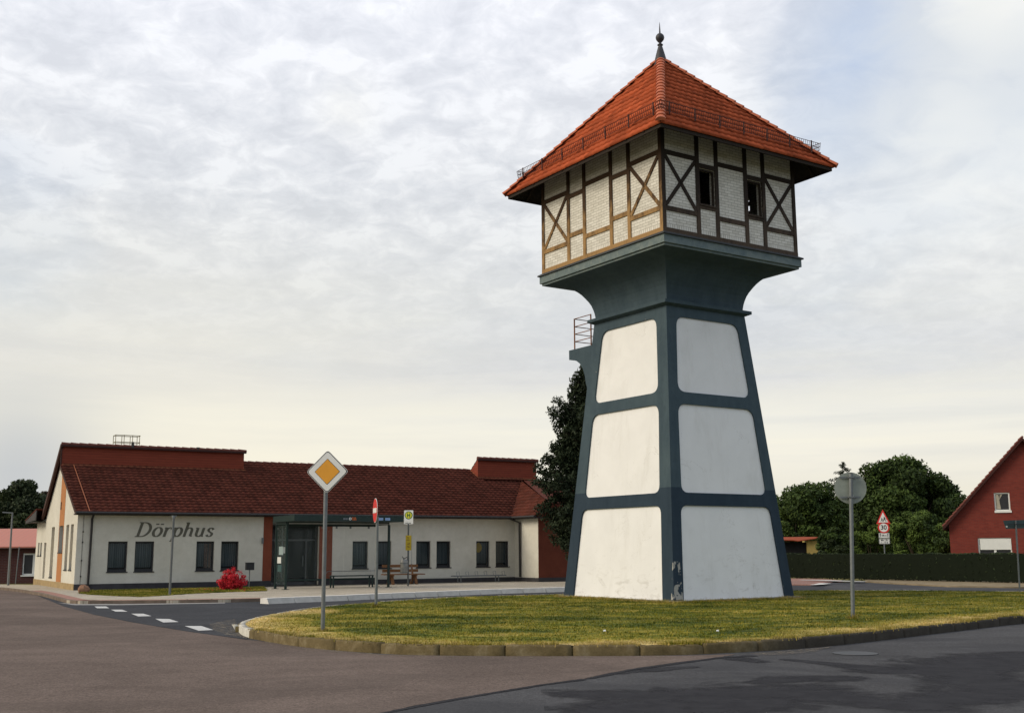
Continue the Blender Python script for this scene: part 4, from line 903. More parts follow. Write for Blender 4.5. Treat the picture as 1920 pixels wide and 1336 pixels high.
glyphs = {
 'D':([[(.30,.03),(.30,1.47)],[(.05,.02),(.45,.02)],[(.05,1.48),(.45,1.48)],[(.45,1.48)]+arc(.55,.75,.68,.73,90,-90,16)+[(.45,.02)]],1.50),
 'o':([arc(.48,.5,.36,.48,0,360,20)],1.02),
 'ö':([arc(.48,.5,.36,.48,0,360,20),[(.25,1.27),(.25,1.37)],[(.68,1.27),(.68,1.37)]],1.02),
 'r':([[(.22,0),(.22,.96)],[(.02,.93),(.22,.96)],[(.22,.55)]+arc(.56,.62,.32,.34,170,60,6),[(.70,.88),(.72,.80)]],.86),
 'p':([[(.22,-.45),(.22,.96)],[(.02,.93),(.22,.96)],[(.02,-.46),(.42,-.46)],arc(.52,.5,.33,.47,150,-150,16)],1.02),
 'h':([[(.22,0),(.22,1.52)],[(.02,1.47),(.22,1.50)],[(.22,.55)]+arc(.50,.62,.28,.34,170,10,8)+[(.78,.08),(.95,.06)]],1.08),
 'u':([[(.02,.93),(.22,.94),(.22,.30)]+arc(.48,.32,.26,.29,180,330,8),[(.78,.96),(.78,.06),(.95,.05)]],1.08),
 's':([[(.66,.76)]+arc(.42,.74,.22,.21,20,200,7)+[(.30,.58),(.56,.42)]+arc(.42,.25,.25,.22,40,-170,8)],.82)}
cur = 2.16; sc_ = .375
for ch in 'Dörphus':
    st_, adv = glyphs[ch]; mb = MB()      # one letter of the script each
    if ch == 'ö':
        for d_ in st_[1:]: md = MB(); nib(md, d_, .30, .14, -.012, M=lambda x,y,z,cur=cur: (cur+x*sc_*1.13, z, 2.14+y*sc_)); md.build('umlaut_dot', lm, hall, fix=False)
        st_ = st_[:1]
    for i, s_ in enumerate(st_): nib(mb, s_, .27, .10, -.012-.0012*i, M=lambda x,y,z,cur=cur: (cur+x*sc_*1.13, z, 2.14+y*sc_))
    mb.build('wall_letter', lm, hall, fix=False); cur += adv*sc_*1.13
# ================================================================ street things
def rpost(mb, p, h, r=.03, lean=(0,0)): return mb.tube([(p[0],p[1],p[2]),(p[0]+lean[0],p[1]+lean[1],p[2]+h)], r, 12)
def frame_of(nrm):                          # matrix whose x runs across the sign, z up, y away from the viewer of its face
    n_ = Vector((nrm[0],nrm[1],0)).normalized(); x = Vector((-n_.y,n_.x,0)); return Matrix(((x.x,-n_.x,0),(x.y,-n_.y,0),(0,0,1))).to_4x4()
def disc(mb, M, cx, cz, r, y0, y1, n=36):
    mb.plate([M@Vector((cx+r*math.cos(2*PI*k/n),y0,cz+r*math.sin(2*PI*k/n))) for k in range(n)], M.to_3x3()@Vector((0,1,0)), y1-y0)
def poly_plate(mb, M, pts, y0, y1): mb.plate([M@Vector((x,y0,z)) for x,z in pts], M.to_3x3()@Vector((0,1,0)), y1-y0)
def rbox(x0,x1,z0,z1,r=.02,n=4):
    out=[]
    for cx,cz,a in ((x1-r,z1-r,0),(x0+r,z1-r,90),(x0+r,z0+r,180),(x1-r,z0+r,270)): out += [(cx+r*math.cos(R(a+90*i/n)),cz+r*math.sin(R(a+90*i/n))) for i in range(n+1)]
    return out
def text_mesh(name, s, size, M, mat, parent, center=True, bold=.0, sx=1.0, y=-.004):
    cu = bpy.data.curves.new('t','FONT'); cu.body = s; cu.size = size; cu.align_x = 'CENTER'; cu.align_y = 'CENTER'; cu.offset = bold; cu.extrude = .0008
    to = bpy.data.objects.new('t', cu); COL.objects.link(to); bpy.context.view_layer.update()
    me = bpy.data.meshes.new_from_object(to.evaluated_get(bpy.context.evaluated_depsgraph_get())); bpy.data.objects.remove(to); bpy.data.curves.remove(cu)
    T = M @ Matrix.Translation((0,y,0)) @ Matrix.Rotation(PI/2,4,'X') @ Matrix.Scale(sx,4,(1,0,0)); me.transform(T); me.materials.clear(); me.materials.append(mat)
    o = bpy.data.objects.new(name, me); COL.objects.link(o); o.parent = parent; return o
def sign_base(name, label, p, nrm, group=None):
    t = thing(name, label, 'road sign', p, 0, group); return t, frame_of(nrm)
# priority road sign on the island tip
p = G(605,1183,IZ); t, M = sign_base('priority_road_sign', 'yellow and white diamond priority road sign on a grey post at the island tip', p, (-.12,-1))
mb = MB(); a_ = at(611,843.5,p.y).z-p.z; b_ = at(610,925,p.y).z-p.z; cz = (a_+b_)/2; hd = (a_-b_)/2
mb = MB(); mb.tube([(0,0,-.05),(0,0,cz+.1)],.037,16); mb.build('post', metal_grey, t)
def dia(r, rr=.03):
    out=[]
    for k in range(4):
        a = PI/2*k; c0 = Vector((math.cos(a),math.sin(a)))*r; t1 = Vector((math.cos(a-PI/2),math.sin(a-PI/2)))*r; t2 = Vector((math.cos(a+PI/2),math.sin(a+PI/2)))*r
        A_ = c0+(t1-c0).normalized()*rr; B_ = c0+(t2-c0).normalized()*rr
        for i in range(5): q=i/4; v=A_*(1-q)**2+c0*2*q*(1-q)+B_*q*q; out.append((v.x,v.y))
    return out
sx_ = .036
for nm, r, y0, y1, mt, rr in (('sign_plate',hd*1.0,-.052,-.047,sign_white,.06),('black_border',hd*.975,-.0545,-.0525,sign_black,.055),('white_field',hd*.93,-.057,-.055,sign_white,.05),('inner_border',hd*.60,-.0595,-.0575,sign_black,.01),('amber_field',hd*.575,-.062,-.060,sign_yellow,.01)):
    mb = MB(); mb.plate([M@Vector((x+sx_,y0,z+cz)) for x,z in dia(r,rr)], M.to_3x3()@Vector((0,1,0)), y1-y0); mb.build(nm, mt, t)
# no entry sign, seen almost edge-on
p = G(705,1137,IZ); t, M = sign_base('no_entry_sign', 'red no entry disc seen almost edge on, on a grey post before the bus shelter', p, (-.955,-.295))
mb = MB(); mb.tube([(0,0,-.05),(0,0,at(703,968,p.y).z-p.z)],.038,16); mb.build('post', metal_grey, t)
zc = at(703,956.5,p.y).z-p.z; r = .31
mb = MB(); disc(mb, M, 0, zc, r, -.060, -.052); mb.build('sign_plate', sign_white, t)
mb = MB(); disc(mb, M, 0, zc, r*.955, -.065, -.061); mb.build('red_disc', sign_red, t)
mb = MB(); poly_plate(mb, M, rbox(-.25,.25,zc-.062,zc+.062,.005), -.070, -.066); mb.build('white_bar', sign_white, t)
# round sign seen from behind
p = G(1599,1159,IZ); t, M = sign_base('round_sign_back', 'grey back of a large round road sign on a post, right of the tower', p, (.10,1))
zc = at(1597,914,p.y).z-p.z; rr_ = 28.5/F_PX*p.y*1.03
LN = .12; mb = MB(); mb.tube([(.0,0,-.05),(LN,0,zc+rr_*.92)],.040,16); mb.build('post', metal_grey, t); M = Matrix.Translation((LN*.93,0,0))@M
mb = MB(); disc(mb, M, 0, zc, rr_, -.075, -.070, 48); mb.build('sign_plate', sign_back, t)
for dz0 in (.215,-.19):
    mb = MB(); X_ = Matrix.Translation((LN*(zc+dz0)/(zc+rr_*.92),0,0)); mb.box((-.21,.046,zc+dz0-.018),(.21,.068,zc+dz0+.018),X_); mb.box((-.052,-.05,zc+dz0-.015),(-.043,.05,zc+dz0+.015),X_); mb.box((.043,-.05,zc+dz0-.015),(.052,.05,zc+dz0+.015),X_); mb.box((-.052,-.052,zc+dz0-.014),(.052,-.045,zc+dz0+.014),X_); mb.build('clamp', metal_grey, t)
mb = MB(); mb.tube([(LN,0,zc+rr_*.92),(LN,0,zc+rr_*.94)],.044,12); mb.build('post_cap', dark_metal, t)
mb = MB(); disc(mb, frame_of((0,-1)), .135, zc-.165, .028, .040, .044, 12); mb.build('sticker', sign_white, t)
# school children warning with 30 limit and two plates
p = G(1661,1085,.06); t, M = sign_base('school_warning_sign', 'red triangle with children above a 30 disc and two white plates by the hedge', p, (-.30,-1))
pxm = p.y/F_PX; zof = lambda y: at(1657,y,p.y).z-p.z
mb = MB(); mb.tube([(0,0,-.05),(.045,0,zof(957))],.03,10); mb.build('post', metal_grey, t)
za, zb = zof(954.5), zof(981.5); wv = 12.5*pxm; Mx = Matrix.Translation((.04,0,0))@M
def tri(k,cz0): return [(-wv*k,cz0-(za-zb)/3*k-.0),(wv*k,cz0-(za-zb)/3*k),(0,cz0+(za-zb)*2/3*k)]
c0 = zb+(za-zb)/3
for nm,k,y0,mt in (('red_triangle',1.0,-.045,sign_red),('white_field',.70,-.050,sign_white)):
    mb = MB(); poly_plate(mb, Mx, tri(k,c0), y0, y0+.004); mb.build(nm, mt, t)
mb = MB()
for ox,s in ((-.065,.72),(.055,1.0)):
    b = c0-.115; H_=.23*s
    disc(mb, Mx, ox, b+H_*.9, H_*.11, -.054, -.051, 10)
    poly_plate(mb, Mx, [(ox-.03*s,b+H_*.42),(ox+.03*s,b+H_*.42),(ox+.035*s,b+H_*.78),(ox-.03*s,b+H_*.78)], -.054,-.051)
    poly_plate(mb, Mx, [(ox-.03*s,b+H_*.43),(ox-.0*s,b+H_*.43),(ox-.05*s,b),(ox-.08*s,b)], -.0543,-.0513); poly_plate(mb, Mx, [(ox,b+H_*.43),(ox+.03*s,b+H_*.43),(ox+.09*s,b),(ox+.055*s,b)], -.0546,-.0516)
    poly_plate(mb, Mx, [(ox+.03*s,b+H_*.72),(ox+.03*s,b+H_*.62),(ox+.09*s,b+H_*.45),(ox+.11*s,b+H_*.50)], -.0549,-.0519)
mb.build('children_pictogram', sign_black, t)
zc = zof(988.5); r = 10.3*pxm
mb = MB(); disc(mb, Mx, 0, zc, r, -.045, -.041); mb.build('red_ring', sign_red, t)
mb = MB(); disc(mb, Mx, 0, zc, r*.76, -.050, -.046); mb.build('white_disc', sign_white, t)
text_mesh('speed_number', '30', r*1.12, Mx@Matrix.Translation((0,0,zc)), sign_black, t, bold=.006, sx=.95, y=-.052)
for i,(y0,y1,txt) in enumerate(((998.5,1008.2,'↑200 m↑'),(1009.5,1019,'Mo - Fr\n6 - 17 h'))):
    z0,z1 = zof(y1),zof(y0); hw2 = 9.4*pxm
    mb = MB(); poly_plate(mb, Mx, rbox(-hw2,hw2,z0,z1,.015), -.045, -.041); pt_ = mb.build('supplementary_plate', sign_white, t)
    mb = MB()
    for q in ((-hw2*.94,-hw2*.90,z0+.012,z1-.012),(hw2*.90,hw2*.94,z0+.012,z1-.012),(-hw2*.9,hw2*.9,z0+.012,z0+.022),(-hw2*.9,hw2*.9,z1-.022,z1-.012)): poly_plate(mb, Mx, [(q[0],q[2]),(q[1],q[2]),(q[1],q[3]),(q[0],q[3])], -.048,-.0455)
    mb.build('plate_border', sign_black, t)
    if i == 0:
        mb = MB()
        for ox in (-hw2*.68,hw2*.68): poly_plate(mb, Mx, [(ox-.012,z0+.045),(ox+.012,z0+.045),(ox+.012,z1-.09),(ox-.012,z1-.09)],-.048,-.0455); poly_plate(mb, Mx, [(ox-.045,z1-.09),(ox+.045,z1-.09),(ox,z1-.035)],-.0482,-.0457)
        mb.build('arrows', sign_black, t); text_mesh('plate_text', '200 m', .115, Mx@Matrix.Translation((0,0,(z0+z1)/2)), sign_black, t, bold=.003, sx=.8, y=-.048)
    else: text_mesh('plate_text', txt, .105, Mx@Matrix.Translation((0,0,(z0+z1)/2)), sign_black, t, bold=.003, y=-.048)
# direction sign at the right edge, seen from behind
p = G(1912,1108,.15); t, M = sign_base('direction_sign', 'teal grey back of an arrow shaped direction sign at the right edge', p, (.2,1))
lx = (1906-1912)/F_PX*p.y*1.0; z0, z1 = at(1904,990.5,p.y).z-p.z, at(1904,974,p.y).z-p.z
mb = MB(); mb.tube([(0,0,-.05),(.05,0,z1-.02)],.026,10); mb.build('post', metal_grey, t)
MM = Matrix.Translation((.04,0,0))@frame_of((-.12,-1)); zm_ = (z0+z1)/2
mb = MB(); poly_plate(mb, MM, [(-.37,z1-.02),(-.30,z0),(1.1,z0+.02),(1.1,z1+.02)], .045, .055); mb.build('sign_plate', simple('teal_sign_back',(.045,.075,.080),.6,.4,.2), t)
mb = MB(); mb.box((-.25,-.05,zm_-.012),(.8,-.03,zm_+.012)); mb.build('clamp', dark_metal, t)
mb = MB(); disc(mb, MM, -.27, z0+.07, .03, .035,.044,10); mb.build('sticker', sign_white, t)
# second thin post just inside the right edge
# bus stop
p = G(765,1097,.12); t, M = sign_base('bus_stop_sign', 'white bus stop plate with a green H on a yellow disc', p, (-.08,-1)); t['category'] = 'bus stop sign'
zof = lambda y: at(765,y,p.y).z-p.z; pxm = p.y/F_PX
mb = MB(); mb.tube([(0,0,-.02),(-.01,0,zof(981))],.035,12); mb.build('post', simple('bus_post',(.10,.11,.11),.6,.4,.3), t)
z0,z1 = zof(982),zof(956); w2 = 8.6*pxm
mb = MB(); poly_plate(mb, M, rbox(-w2,w2,z0,z1,.025), -.02, -.014); mb.build('sign_plate', sign_white, t)
zc = z1-9.2*pxm; green = simple('sign_green',(.02,.11,.035),.5)
for nm,r,y0,mt in (('green_ring',7.3*pxm,-.024,green),('yellow_disc',5.9*pxm,-.028,simple('sign_yellow',(.62,.60,.05),.5))):
    mb = MB(); disc(mb, M, 0, zc, r, y0, y0+.003); mb.build(nm, mt, t)
mb = MB(); h_=.085
for x0,x1,a,b in ((-.065,-.033,-h_,h_),(.033,.065,-h_,h_),(-.033,.033,-.018,.018)): poly_plate(mb, M, [(x0,zc+a),(x1,zc+a),(x1,zc+b),(x0,zc+b)], -.032,-.029)
mb.build('letter_h', green, t)
mb = MB(); [poly_plate(mb, M, [(x,z0+.03),(x+.03,z0+.03),(x+.03,z0+.06),(x,z0+.06)],-.023,-.0205) for x in (-.13,-.085,-.04,.02,.06)]; mb.build('stop_name', sign_black, t)
z0,z1 = zof(1031),zof(1003); print_m = simple('print_brown',(.16,.09,.02),.6)
mb = MB(); poly_plate(mb, M, rbox(-.11,.13,z0,z1,.01), -.06, -.036); tt = mb.build('timetable_board', simple('timetable_yellow',(.48,.36,.03),.6,.3,0,.1), t)
for a,b,w in ((-.06,z1-.09,.09),(-.03,z1-.14,.06),(-.07,z1-.20,.12),(.0,z1-.33,.08),(-.04,z1-.37,.1),(-.05,z1-.46,.09),(-.02,z1-.5,.09)):
    mb = MB(); poly_plate(mb, M, [(a,b),(a+w,b),(a+w,b+.02),(a,b+.02)], -.063,-.0605); mb.build('printed_line', print_m, tt)
mb = MB(); mb.tube([(.13,.02,zof(1090)),(.14,.02,zof(998))],.006,5); mb.build('cable', metal_grey, t)
# litter bin hung on the bus stop post
zb0, zb1 = zof(1074), zof(1048)
t2 = thing('litter_bin', 'dented steel litter bin with open lid hung on the bus stop post', 'litter bin', (p.x-.16,p.y-.06,p.z+zb0))
binm = Mat('dull_bin_steel', .45, .5, .4); bn_ = binm.noise(7,5,.7); binm.color(binm.ramp(bn_,[(.3,(.16,.18,.20)),(.7,(.36,.34,.29))]))
mb = MB(); lathe(mb,[(.145,0),(.155,.02),(.16,.30),(.155,zb1-zb0-.06),(.13,zb1-zb0-.02),(.12,zb1-zb0)],20); mb.build('body', binm.m, t2, smooth=True)
for q in ((.165,.02),(.168,.40)): mb = MB(); lathe(mb,[(q[0],q[1]),(q[0],q[1]+.03)],20); mb.build('hoop', metal_grey, t2)
mb = MB(); mb.bar((-.02,0,zb1-zb0+.02),(.12,0,zb1-zb0+.10),.22,.02); mb.bar((.0,0,zb1-zb0-.02),(-.08,0,zb1-zb0+.12),.16,.015); mb.build('lid', dark_metal, t2)
# wooden bench behind the stop
t = thing('wooden_bench', 'brown wooden slatted bench against the hall wall behind the bus stop post', 'bench', hw(13.25,-1.35,PZ), HA)
wood = Mat('brown_bench_wood', .75, .3); wg = wood.noise(5,6,.7,.4,None,(1,6,6)); wood.color(wood.ramp(wg,[(.3,(.12,.055,.025)),(.7,(.27,.13,.055))]))
for i,(y,z) in enumerate(((.22,.58),(.25,.78))):
    mb = MB(); mb.bar((-.85,y,z),(.85,y,z),.035,.12); mb.build('back_slat', wood.m, t)
for i,y in enumerate((-.24,-.09,.06)):
    mb = MB(); mb.bar((-.95,y,.43),(.95,y,.43),.13,.045); mb.build('seat_slat', wood.m, t)
for x in (-.55,.55):
    mb = MB(); mb.bar((x,-.26,0),(x,-.12,.40),.08,.10,(1,0,0)); mb.bar((x,.30,0),(x,.02,.40),.08,.10,(1,0,0)); mb.bar((x,-.28,.38),(x,.18,.38),.08,.06); mb.bar((x,.12,.36),(x,.27,.85),.06,.07,(1,0,0)); mb.build('leg', wood.m, t)
# bicycle rack
t = thing('bicycle_rack', 'low steel bicycle rack with wheel hoops along the hall wall', 'bicycle rack', hw(17.3,-1.0,PZ), HA)
mb = MB(); mb.tube([(-1.35,0,.30),(1.35,0,.30)],.022,8); mb.tube([(-1.35,.3,.30),(1.35,.3,.30)],.022,8); mb.build('rail', metal_grey, t)
for x in (-1.0,.95): mb = MB(); mb.tube([(x,0,.3),(x,0,0)],.022,8); mb.tube([(x,.3,.3),(x,.3,0)],.022,8); mb.tube([(x,-.1,.0),(x,.4,.0)],.02,8); mb.build('leg', metal_grey, t)
for i in range(6):
    x = -1.2+i*.47; mb = MB(); mb.tube([(x,0,.3),(x,.05,.48),(x+.13,.05,.50),(x+.13,0,.3)],.009,6); mb.build('hoop', metal_grey, t)
# bus shelter
gsh = simple('shelter_green', (.010,.028,.025), .5, .5, .2)
glc = Mat('shelter_glass', .04, .6); glc.color((.22,.30,.27)); glc.b.inputs['Alpha'].default_value = .05
shx0, shx1, yf, yb = 6.88, 11.15, -4.55, -3.35
t = thing('bus_shelter', 'dark green steel and glass bus shelter with a flat roof before the hall entrance', 'bus shelter', hw(shx0,yb,PZ), HA)
Lx, Dy = shx1-shx0, yb-yf; ZT = 2.46
for x,y in ((0,0),(0,-Dy),(Lx,0),(Lx,-Dy)):
    mb = MB(); mb.box((x-.04,y-.04,0),(x+.04,y+.04,ZT)); mb.box((x-.11,y-.11,0),(x+.11,y+.11,.015)); mb.build('post', gsh, t)
mb = MB(); mb.box((-.12,-Dy-1.12,ZT+.10),(Lx+.12,.10,ZT+.33)); ro = mb.build('roof', gsh, t)
for q in (((.04,-.03,ZT-.05),(Lx-.04,.03,ZT+.06)),((.0,-Dy-.03,ZT-.0),(Lx,-Dy+.03,ZT+.10)),((-.03,-Dy+.03,ZT),(.03,-.03,ZT+.10)),((Lx-.03,-Dy+.03,ZT),(Lx+.03,-.03,ZT+.10)),((.04,-.02,.28),(Lx-.04,.02,.36))): mb = MB(); mb.box(*q); mb.build('frame_rail', gsh, t)
mb = MB(); mb.box((.06,-Dy-.036,ZT+.012),(Lx-.04,-Dy-.031,ZT+.055)); mb.build('light_strip', simple('pale_strip',(.32,.33,.32),.5), ro)
mb = MB(); mb.box((.0,-Dy+.05,.16),(.012,-.05,ZT-.03)); mb.build('side_glass', glc.m, t)
nb_ = 3
for i in range(nb_):
    a = .06+(Lx-.12)*i/nb_; mb = MB(); mb.box((a+.01,-.006,.40),(a+(Lx-.12)/nb_-.01,.006,ZT-.07)); mb.build('back_glass', glc.m, t)
for z in (.22,2.30):
    for y in (-Dy+.14,-.14): mb = MB(); lathe(mb,[(.025,z),(.025,z+.03)],8,(-.0,y)); mb.build('glass_clamp', metal_grey, t)
for x in (1.9,2.5,3.1,3.9): mb = MB(); mb.box((x-.03,-.03,ZT-.13),(x+.03,.03,ZT-.05)); mb.build('glass_clamp', metal_grey, t)
for y0,y1,z0,z1,mt in ((-.85,-.35,1.30,1.62,simple('pale_poster',(.26,.33,.33),.6)),(-.62,-.20,.98,1.22,sign_white),(-.70,-.25,.66,.92,simple('teal_poster',(.05,.10,.10),.6))):
    mb = MB(); mb.box((-.012,y0,z0),(-.004,y1,z1)); mb.build('poster', mt, t)
mb = MB(); mb.box((.14,-.02,1.36),(.42,-.008,1.60)); mb.build('notice', sign_white, t)
# emblem and lettering on the roof edge
yy = -Dy-1.12; mb = MB()
FM = Matrix.Translation((0,yy,ZT+.21))
wht = sign_white; org = simple('orange_print',(.60,.14,.03),.5); blu = simple('blue_print',(.25,.38,.62),.5)
c1 = 1.95
mb = MB(); [mb.box((c1+dx,yy-.004,ZT+.15+dz0),(c1+dx+w,yy-.001,ZT+.15+dz0+h)) for dx,dz0,w,h in ((.14,0,.03,.10),(.17,.0,.04,.025),(.17,.075,.04,.025),(.21,.015,.025,.07))]; mb.build('letter_mark', wht, ro)
mb = MB(); [mb.face([(c1+dx,yy-.004,ZT+.14),(c1+dx+.03,yy-.004,ZT+.14),(c1+dx+.01,yy-.004,ZT+.26),(c1+dx-.02,yy-.004,ZT+.26)]) for dx in (.28,.34,.40)]; mb.build('orange_mark', org, ro)
mb = MB(); [mb.box((c1-.10+dx,yy-.004,ZT+.16),(c1-.07+dx,yy-.001,ZT+.23)) for dx in (0,.05,.11,.17)]; mb.build('grey_mark', simple('grey_print',(.2,.22,.25),.5), ro)
for xa in (3.30,3.60): mb = MB(); mb.box((xa,yy-.004,ZT+.15),(xa+.21,yy-.001,ZT+.25)); mb.build('blue_label', blu, ro)
t = thing('shelter_bench', 'dark green metal bench with a thin rail standing inside the bus shelter', 'bench', hw(shx0+2.15,yb-.35,PZ), HA)
mb = MB(); mb.box((-.0,-.24,.44),(1.75,.14,.48)); mb.build('seat', gsh, t)
for x in (.04,1.71):
    for y in (-.2,.1): mb = MB(); mb.box((x-.025,y-.025,0),(x+.025,y+.025,.44)); mb.build('leg', gsh, t)
mb = MB(); mb.tube([(-.1,.28,.55),(-.02,.28,.64),(2.1,.28,.64),(2.1,.28,.05)],.014,6); mb.build('rail', metal_grey, t)
# pole in front of the hall, post box, boulder
p = G(318,1115,PZ); t = thing('flag_pole', 'thin grey pole standing on the grass before the hall lettering', 'pole', p)
mb = MB(); hh = at(324,966,p.y).z-p.z; mb.tube([(0,0,0),(.02,0,hh)],.042,12); mb.build('shaft', simple('dull_pole',(.13,.14,.14),.6,.4,.3), t)
mb = MB(); mb.tube([(.02,0,hh-.1),(.02,0,hh)],.055,12); mb.box((-.06,-.01,hh-.03),(.12,.01,hh)); mb.build('cap', metal_grey, t)
p = G(467,1101,PZ); t = thing('post_box', 'small dark box on a thin post beside the red bush', 'post box', p, HA)
mb = MB(); mb.tube([(0,0,0),(0,0,.72)],.022,8); mb.build('post', metal_grey, t)
mb = MB(); mb.box((-.15,-.12,.70),(.15,.12,.98)); mb.box((-.16,-.13,.98),(.16,.13,1.0)); mb.build('box', dark_metal, t)
p = G(156,1110,PZ); bmd = simple('sandstone_boulder', (.27,.15,.095), .9, .2, 0, .3, 3, .7, 14)
mb = MB(); nl = 10; ns_ = 16
def bl_(a,b): r=1+.13*math.sin(3*a+1)*math.cos(2*b)+.08*math.sin(5*a+2.1*b); return (.30*r*math.cos(a)*math.cos(b), .26*r*math.sin(a)*math.cos(b), .14+.20*r*math.sin(b))
for i in range(nl+1):
    for k in range(ns_): mb.v.append(bl_(2*PI*k/ns_, -PI/2+PI*i/nl))
for i in range(nl):
    for k in range(ns_): mb.f.append((i*ns_+k,i*ns_+(k+1)%ns_,(i+1)*ns_+(k+1)%ns_,(i+1)*ns_+k))
o = mb.build('boulder', bmd); o.location = (p.x,p.y,p.z-.02); o.scale = (.68,.68,.85); tag(o, 'rounded pinkish boulder at the foot of the hall corner', 'boulder')
# street lamp and leaning post at the far left
p = G(15,1100,.02); t = thing('street_lamp', 'tall grey street lamp with a flat head at the left edge', 'street lamp', p)
hh = at(22,961,p.y).z-p.z; hx_ = -.03
mb = MB(); mb.tube([(0,0,0),(hx_*.3,0,.9),(hx_,0,hh)],[.055,.05,.035],10); mb.build('pole', metal_grey, t)
mb = MB(); mb.bar((hx_+.02,0,hh),(hx_-.42,-.05,hh+.03),.14,.05,(0,0,1)); mb.build('lamp_head', metal_grey, t)
p = G(29,1093,.02); mb = MB(); hh = at(38,1024,p.y).z-p.z; mb.tube([(0,0,0),(.07,0,hh)],.025,8); o = mb.build('leaning_post', metal_grey); o.location = p; tag(o, 'thin pale post leaning beside the street lamp', 'post')
p = G(40,1096,.02)
# longer tufts where the mower does not reach: round the tower, the posts and the back of the kerb
def tufts(spots, n, h, mat, name, label):
    c_ = np.array([(a.x,a.y,a.z) for a in spots]); k_ = rng.integers(0,len(c_),n); X = c_[k_]+np.stack([rng.normal(0,.045,n),rng.normal(0,.045,n),np.zeros(n)],1)
    hh_ = h*rng.uniform(.3,1,n)*(.5+rng.uniform(0,1,len(c_))[k_]); w_ = rng.uniform(.004,.009,n); a_ = rng.uniform(0,2*PI,n); B = np.zeros((n,3,3))
    B[:,0] = X-np.stack([np.cos(a_)*w_,np.sin(a_)*w_,np.full(n,.02)],1); B[:,1] = X+np.stack([np.cos(a_)*w_,np.sin(a_)*w_,np.full(n,-.02)],1)
    B[:,2] = X+np.stack([rng.normal(0,.35,n)*hh_,rng.normal(0,.35,n)*hh_,hh_],1)
    o = npmesh(name, B.reshape(-1,3), np.arange(n*3).reshape(-1,3), mat, attr={'edge':('POINT',np.full(n*3,.5)),'tint':('POINT',np.repeat(rng.uniform(0,1,n),3))}); tag(o, label, 'grass', kind='stuff')
sp_ = []; Ct, St = math.cos(TA), math.sin(TA)
for i in range(150):
    for (x,y) in ((-2.45+i*4.9/149,-2.67),(-2.45,-2.67+i*5.3/149)): x += rng.normal(0,.015); y += rng.normal(0,.02); sp_.append(Vector((TC[0]+x*Ct-y*St, TC[1]+x*St+y*Ct, IZ)))
tufts(sp_, 9000, .085, gmat, 'base_tufts', 'longer grass tufts left standing round the foot of the tower')
sp_ = [G(a,b,IZ)+Vector((rng.normal(0,.04),rng.normal(0,.04),0)) for a,b in ((605,1183),(705,1137),(1599,1159)) for _ in range(6)]
tufts(sp_, 900, .10, gmat, 'post_tufts', 'grass tufts round the feet of the sign posts')
sp_ = [p_ for p_ in resample(inset(fr if False else [q for q in loop], .125), .10)]; sp_ = [Vector((q.x,q.y,IZ)) for q in sp_ if rng.uniform() < .7 and (q-tip_pt).length > 2.4 and q.y < 24.5]
tufts(sp_, 16000, .055, gmat, 'kerb_tufts', 'dry grass fringe leaning over the kerb of the island')
# ================================================================ houses
t = thing('bungalow', 'low dark brick bungalow with a pale red metal roof behind the hall', 'house', at(-40,1090,60)-Vector((0,0,at(-40,1090,60).z+.05)), R(4))
bb = Mat('dark_red_brick', .9, .2); s3 = bb.sep(); uu = bb.math('ADD', s3[0], s3[1]); cb = bb.n('ShaderNodeCombineXYZ'); bb.l(uu, cb.inputs[0]); bb.l(s3[2], cb.inputs[1])
b_ = bricktex(bb, cb.outputs[0], .25, .083, .008, (.085,.030,.026), (.065,.022,.022), (.09,.075,.07)); bb.color(b_.outputs['Color'])
zE = 1.83; x1 = (72+40)/F_PX*60
mb = MB(); mb.holed(rect(-6,8,.0,zE), [rect((36+40)/F_PX*60,(36+40)/F_PX*60+1.5,.42,1.55)], lambda u,z,d:(u,d,z), .12); mb.build('wall', bb.m, t)
w0 = (36+40)/F_PX*60
mb = MB(); [mb.box(q[0],q[1]) for q in (((w0,.08,.42),(w0+1.5,.12,.50)),((w0,.08,1.47),(w0+1.5,.12,1.55)),((w0,.08,.5),(w0+.06,.12,1.47)),((w0+.50,.08,.5),(w0+.62,.12,1.47)),((w0+1.44,.08,.5),(w0+1.5,.12,1.47)),((w0-.03,-.06,.36),(w0+1.53,.08,.42)))]
w = mb.build('window', sign_white, t); mb = MB(); mb.face([(w0+.05,.11,.46),(w0+1.46,.11,.46),(w0+1.46,.11,1.5),(w0+.05,.11,1.5)]); mb.build('pane', frm, w)
rm_ = Mat('salmon_metal_roof', .55, .4); rs = rm_.sep(); rm_.color(rm_.ramp(rm_.math('FRACT', rm_.math('MULTIPLY', rs[0], 3.3)), [(0,(.25,.085,.06)),(.12,(.45,.155,.105)),(.9,(.45,.155,.105)),(1,(.54,.23,.17))]))
mb = MB(); mb.plate([(-6.3,-.35,zE),(8.2,-.35,zE),(8.2,3.6,zE+1.0),(-6.3,3.6,zE+1.0)],(0,0,1),.07); mb.build('roof', rm_.m, t)
mb = MB(); mb.box((-6.3,-.36,zE-.03),(8.2,-.30,zE-.001)); mb.box((-6,0.14,0),(8,6,zE-.02)); mb.build('soffit', dark_metal, t)
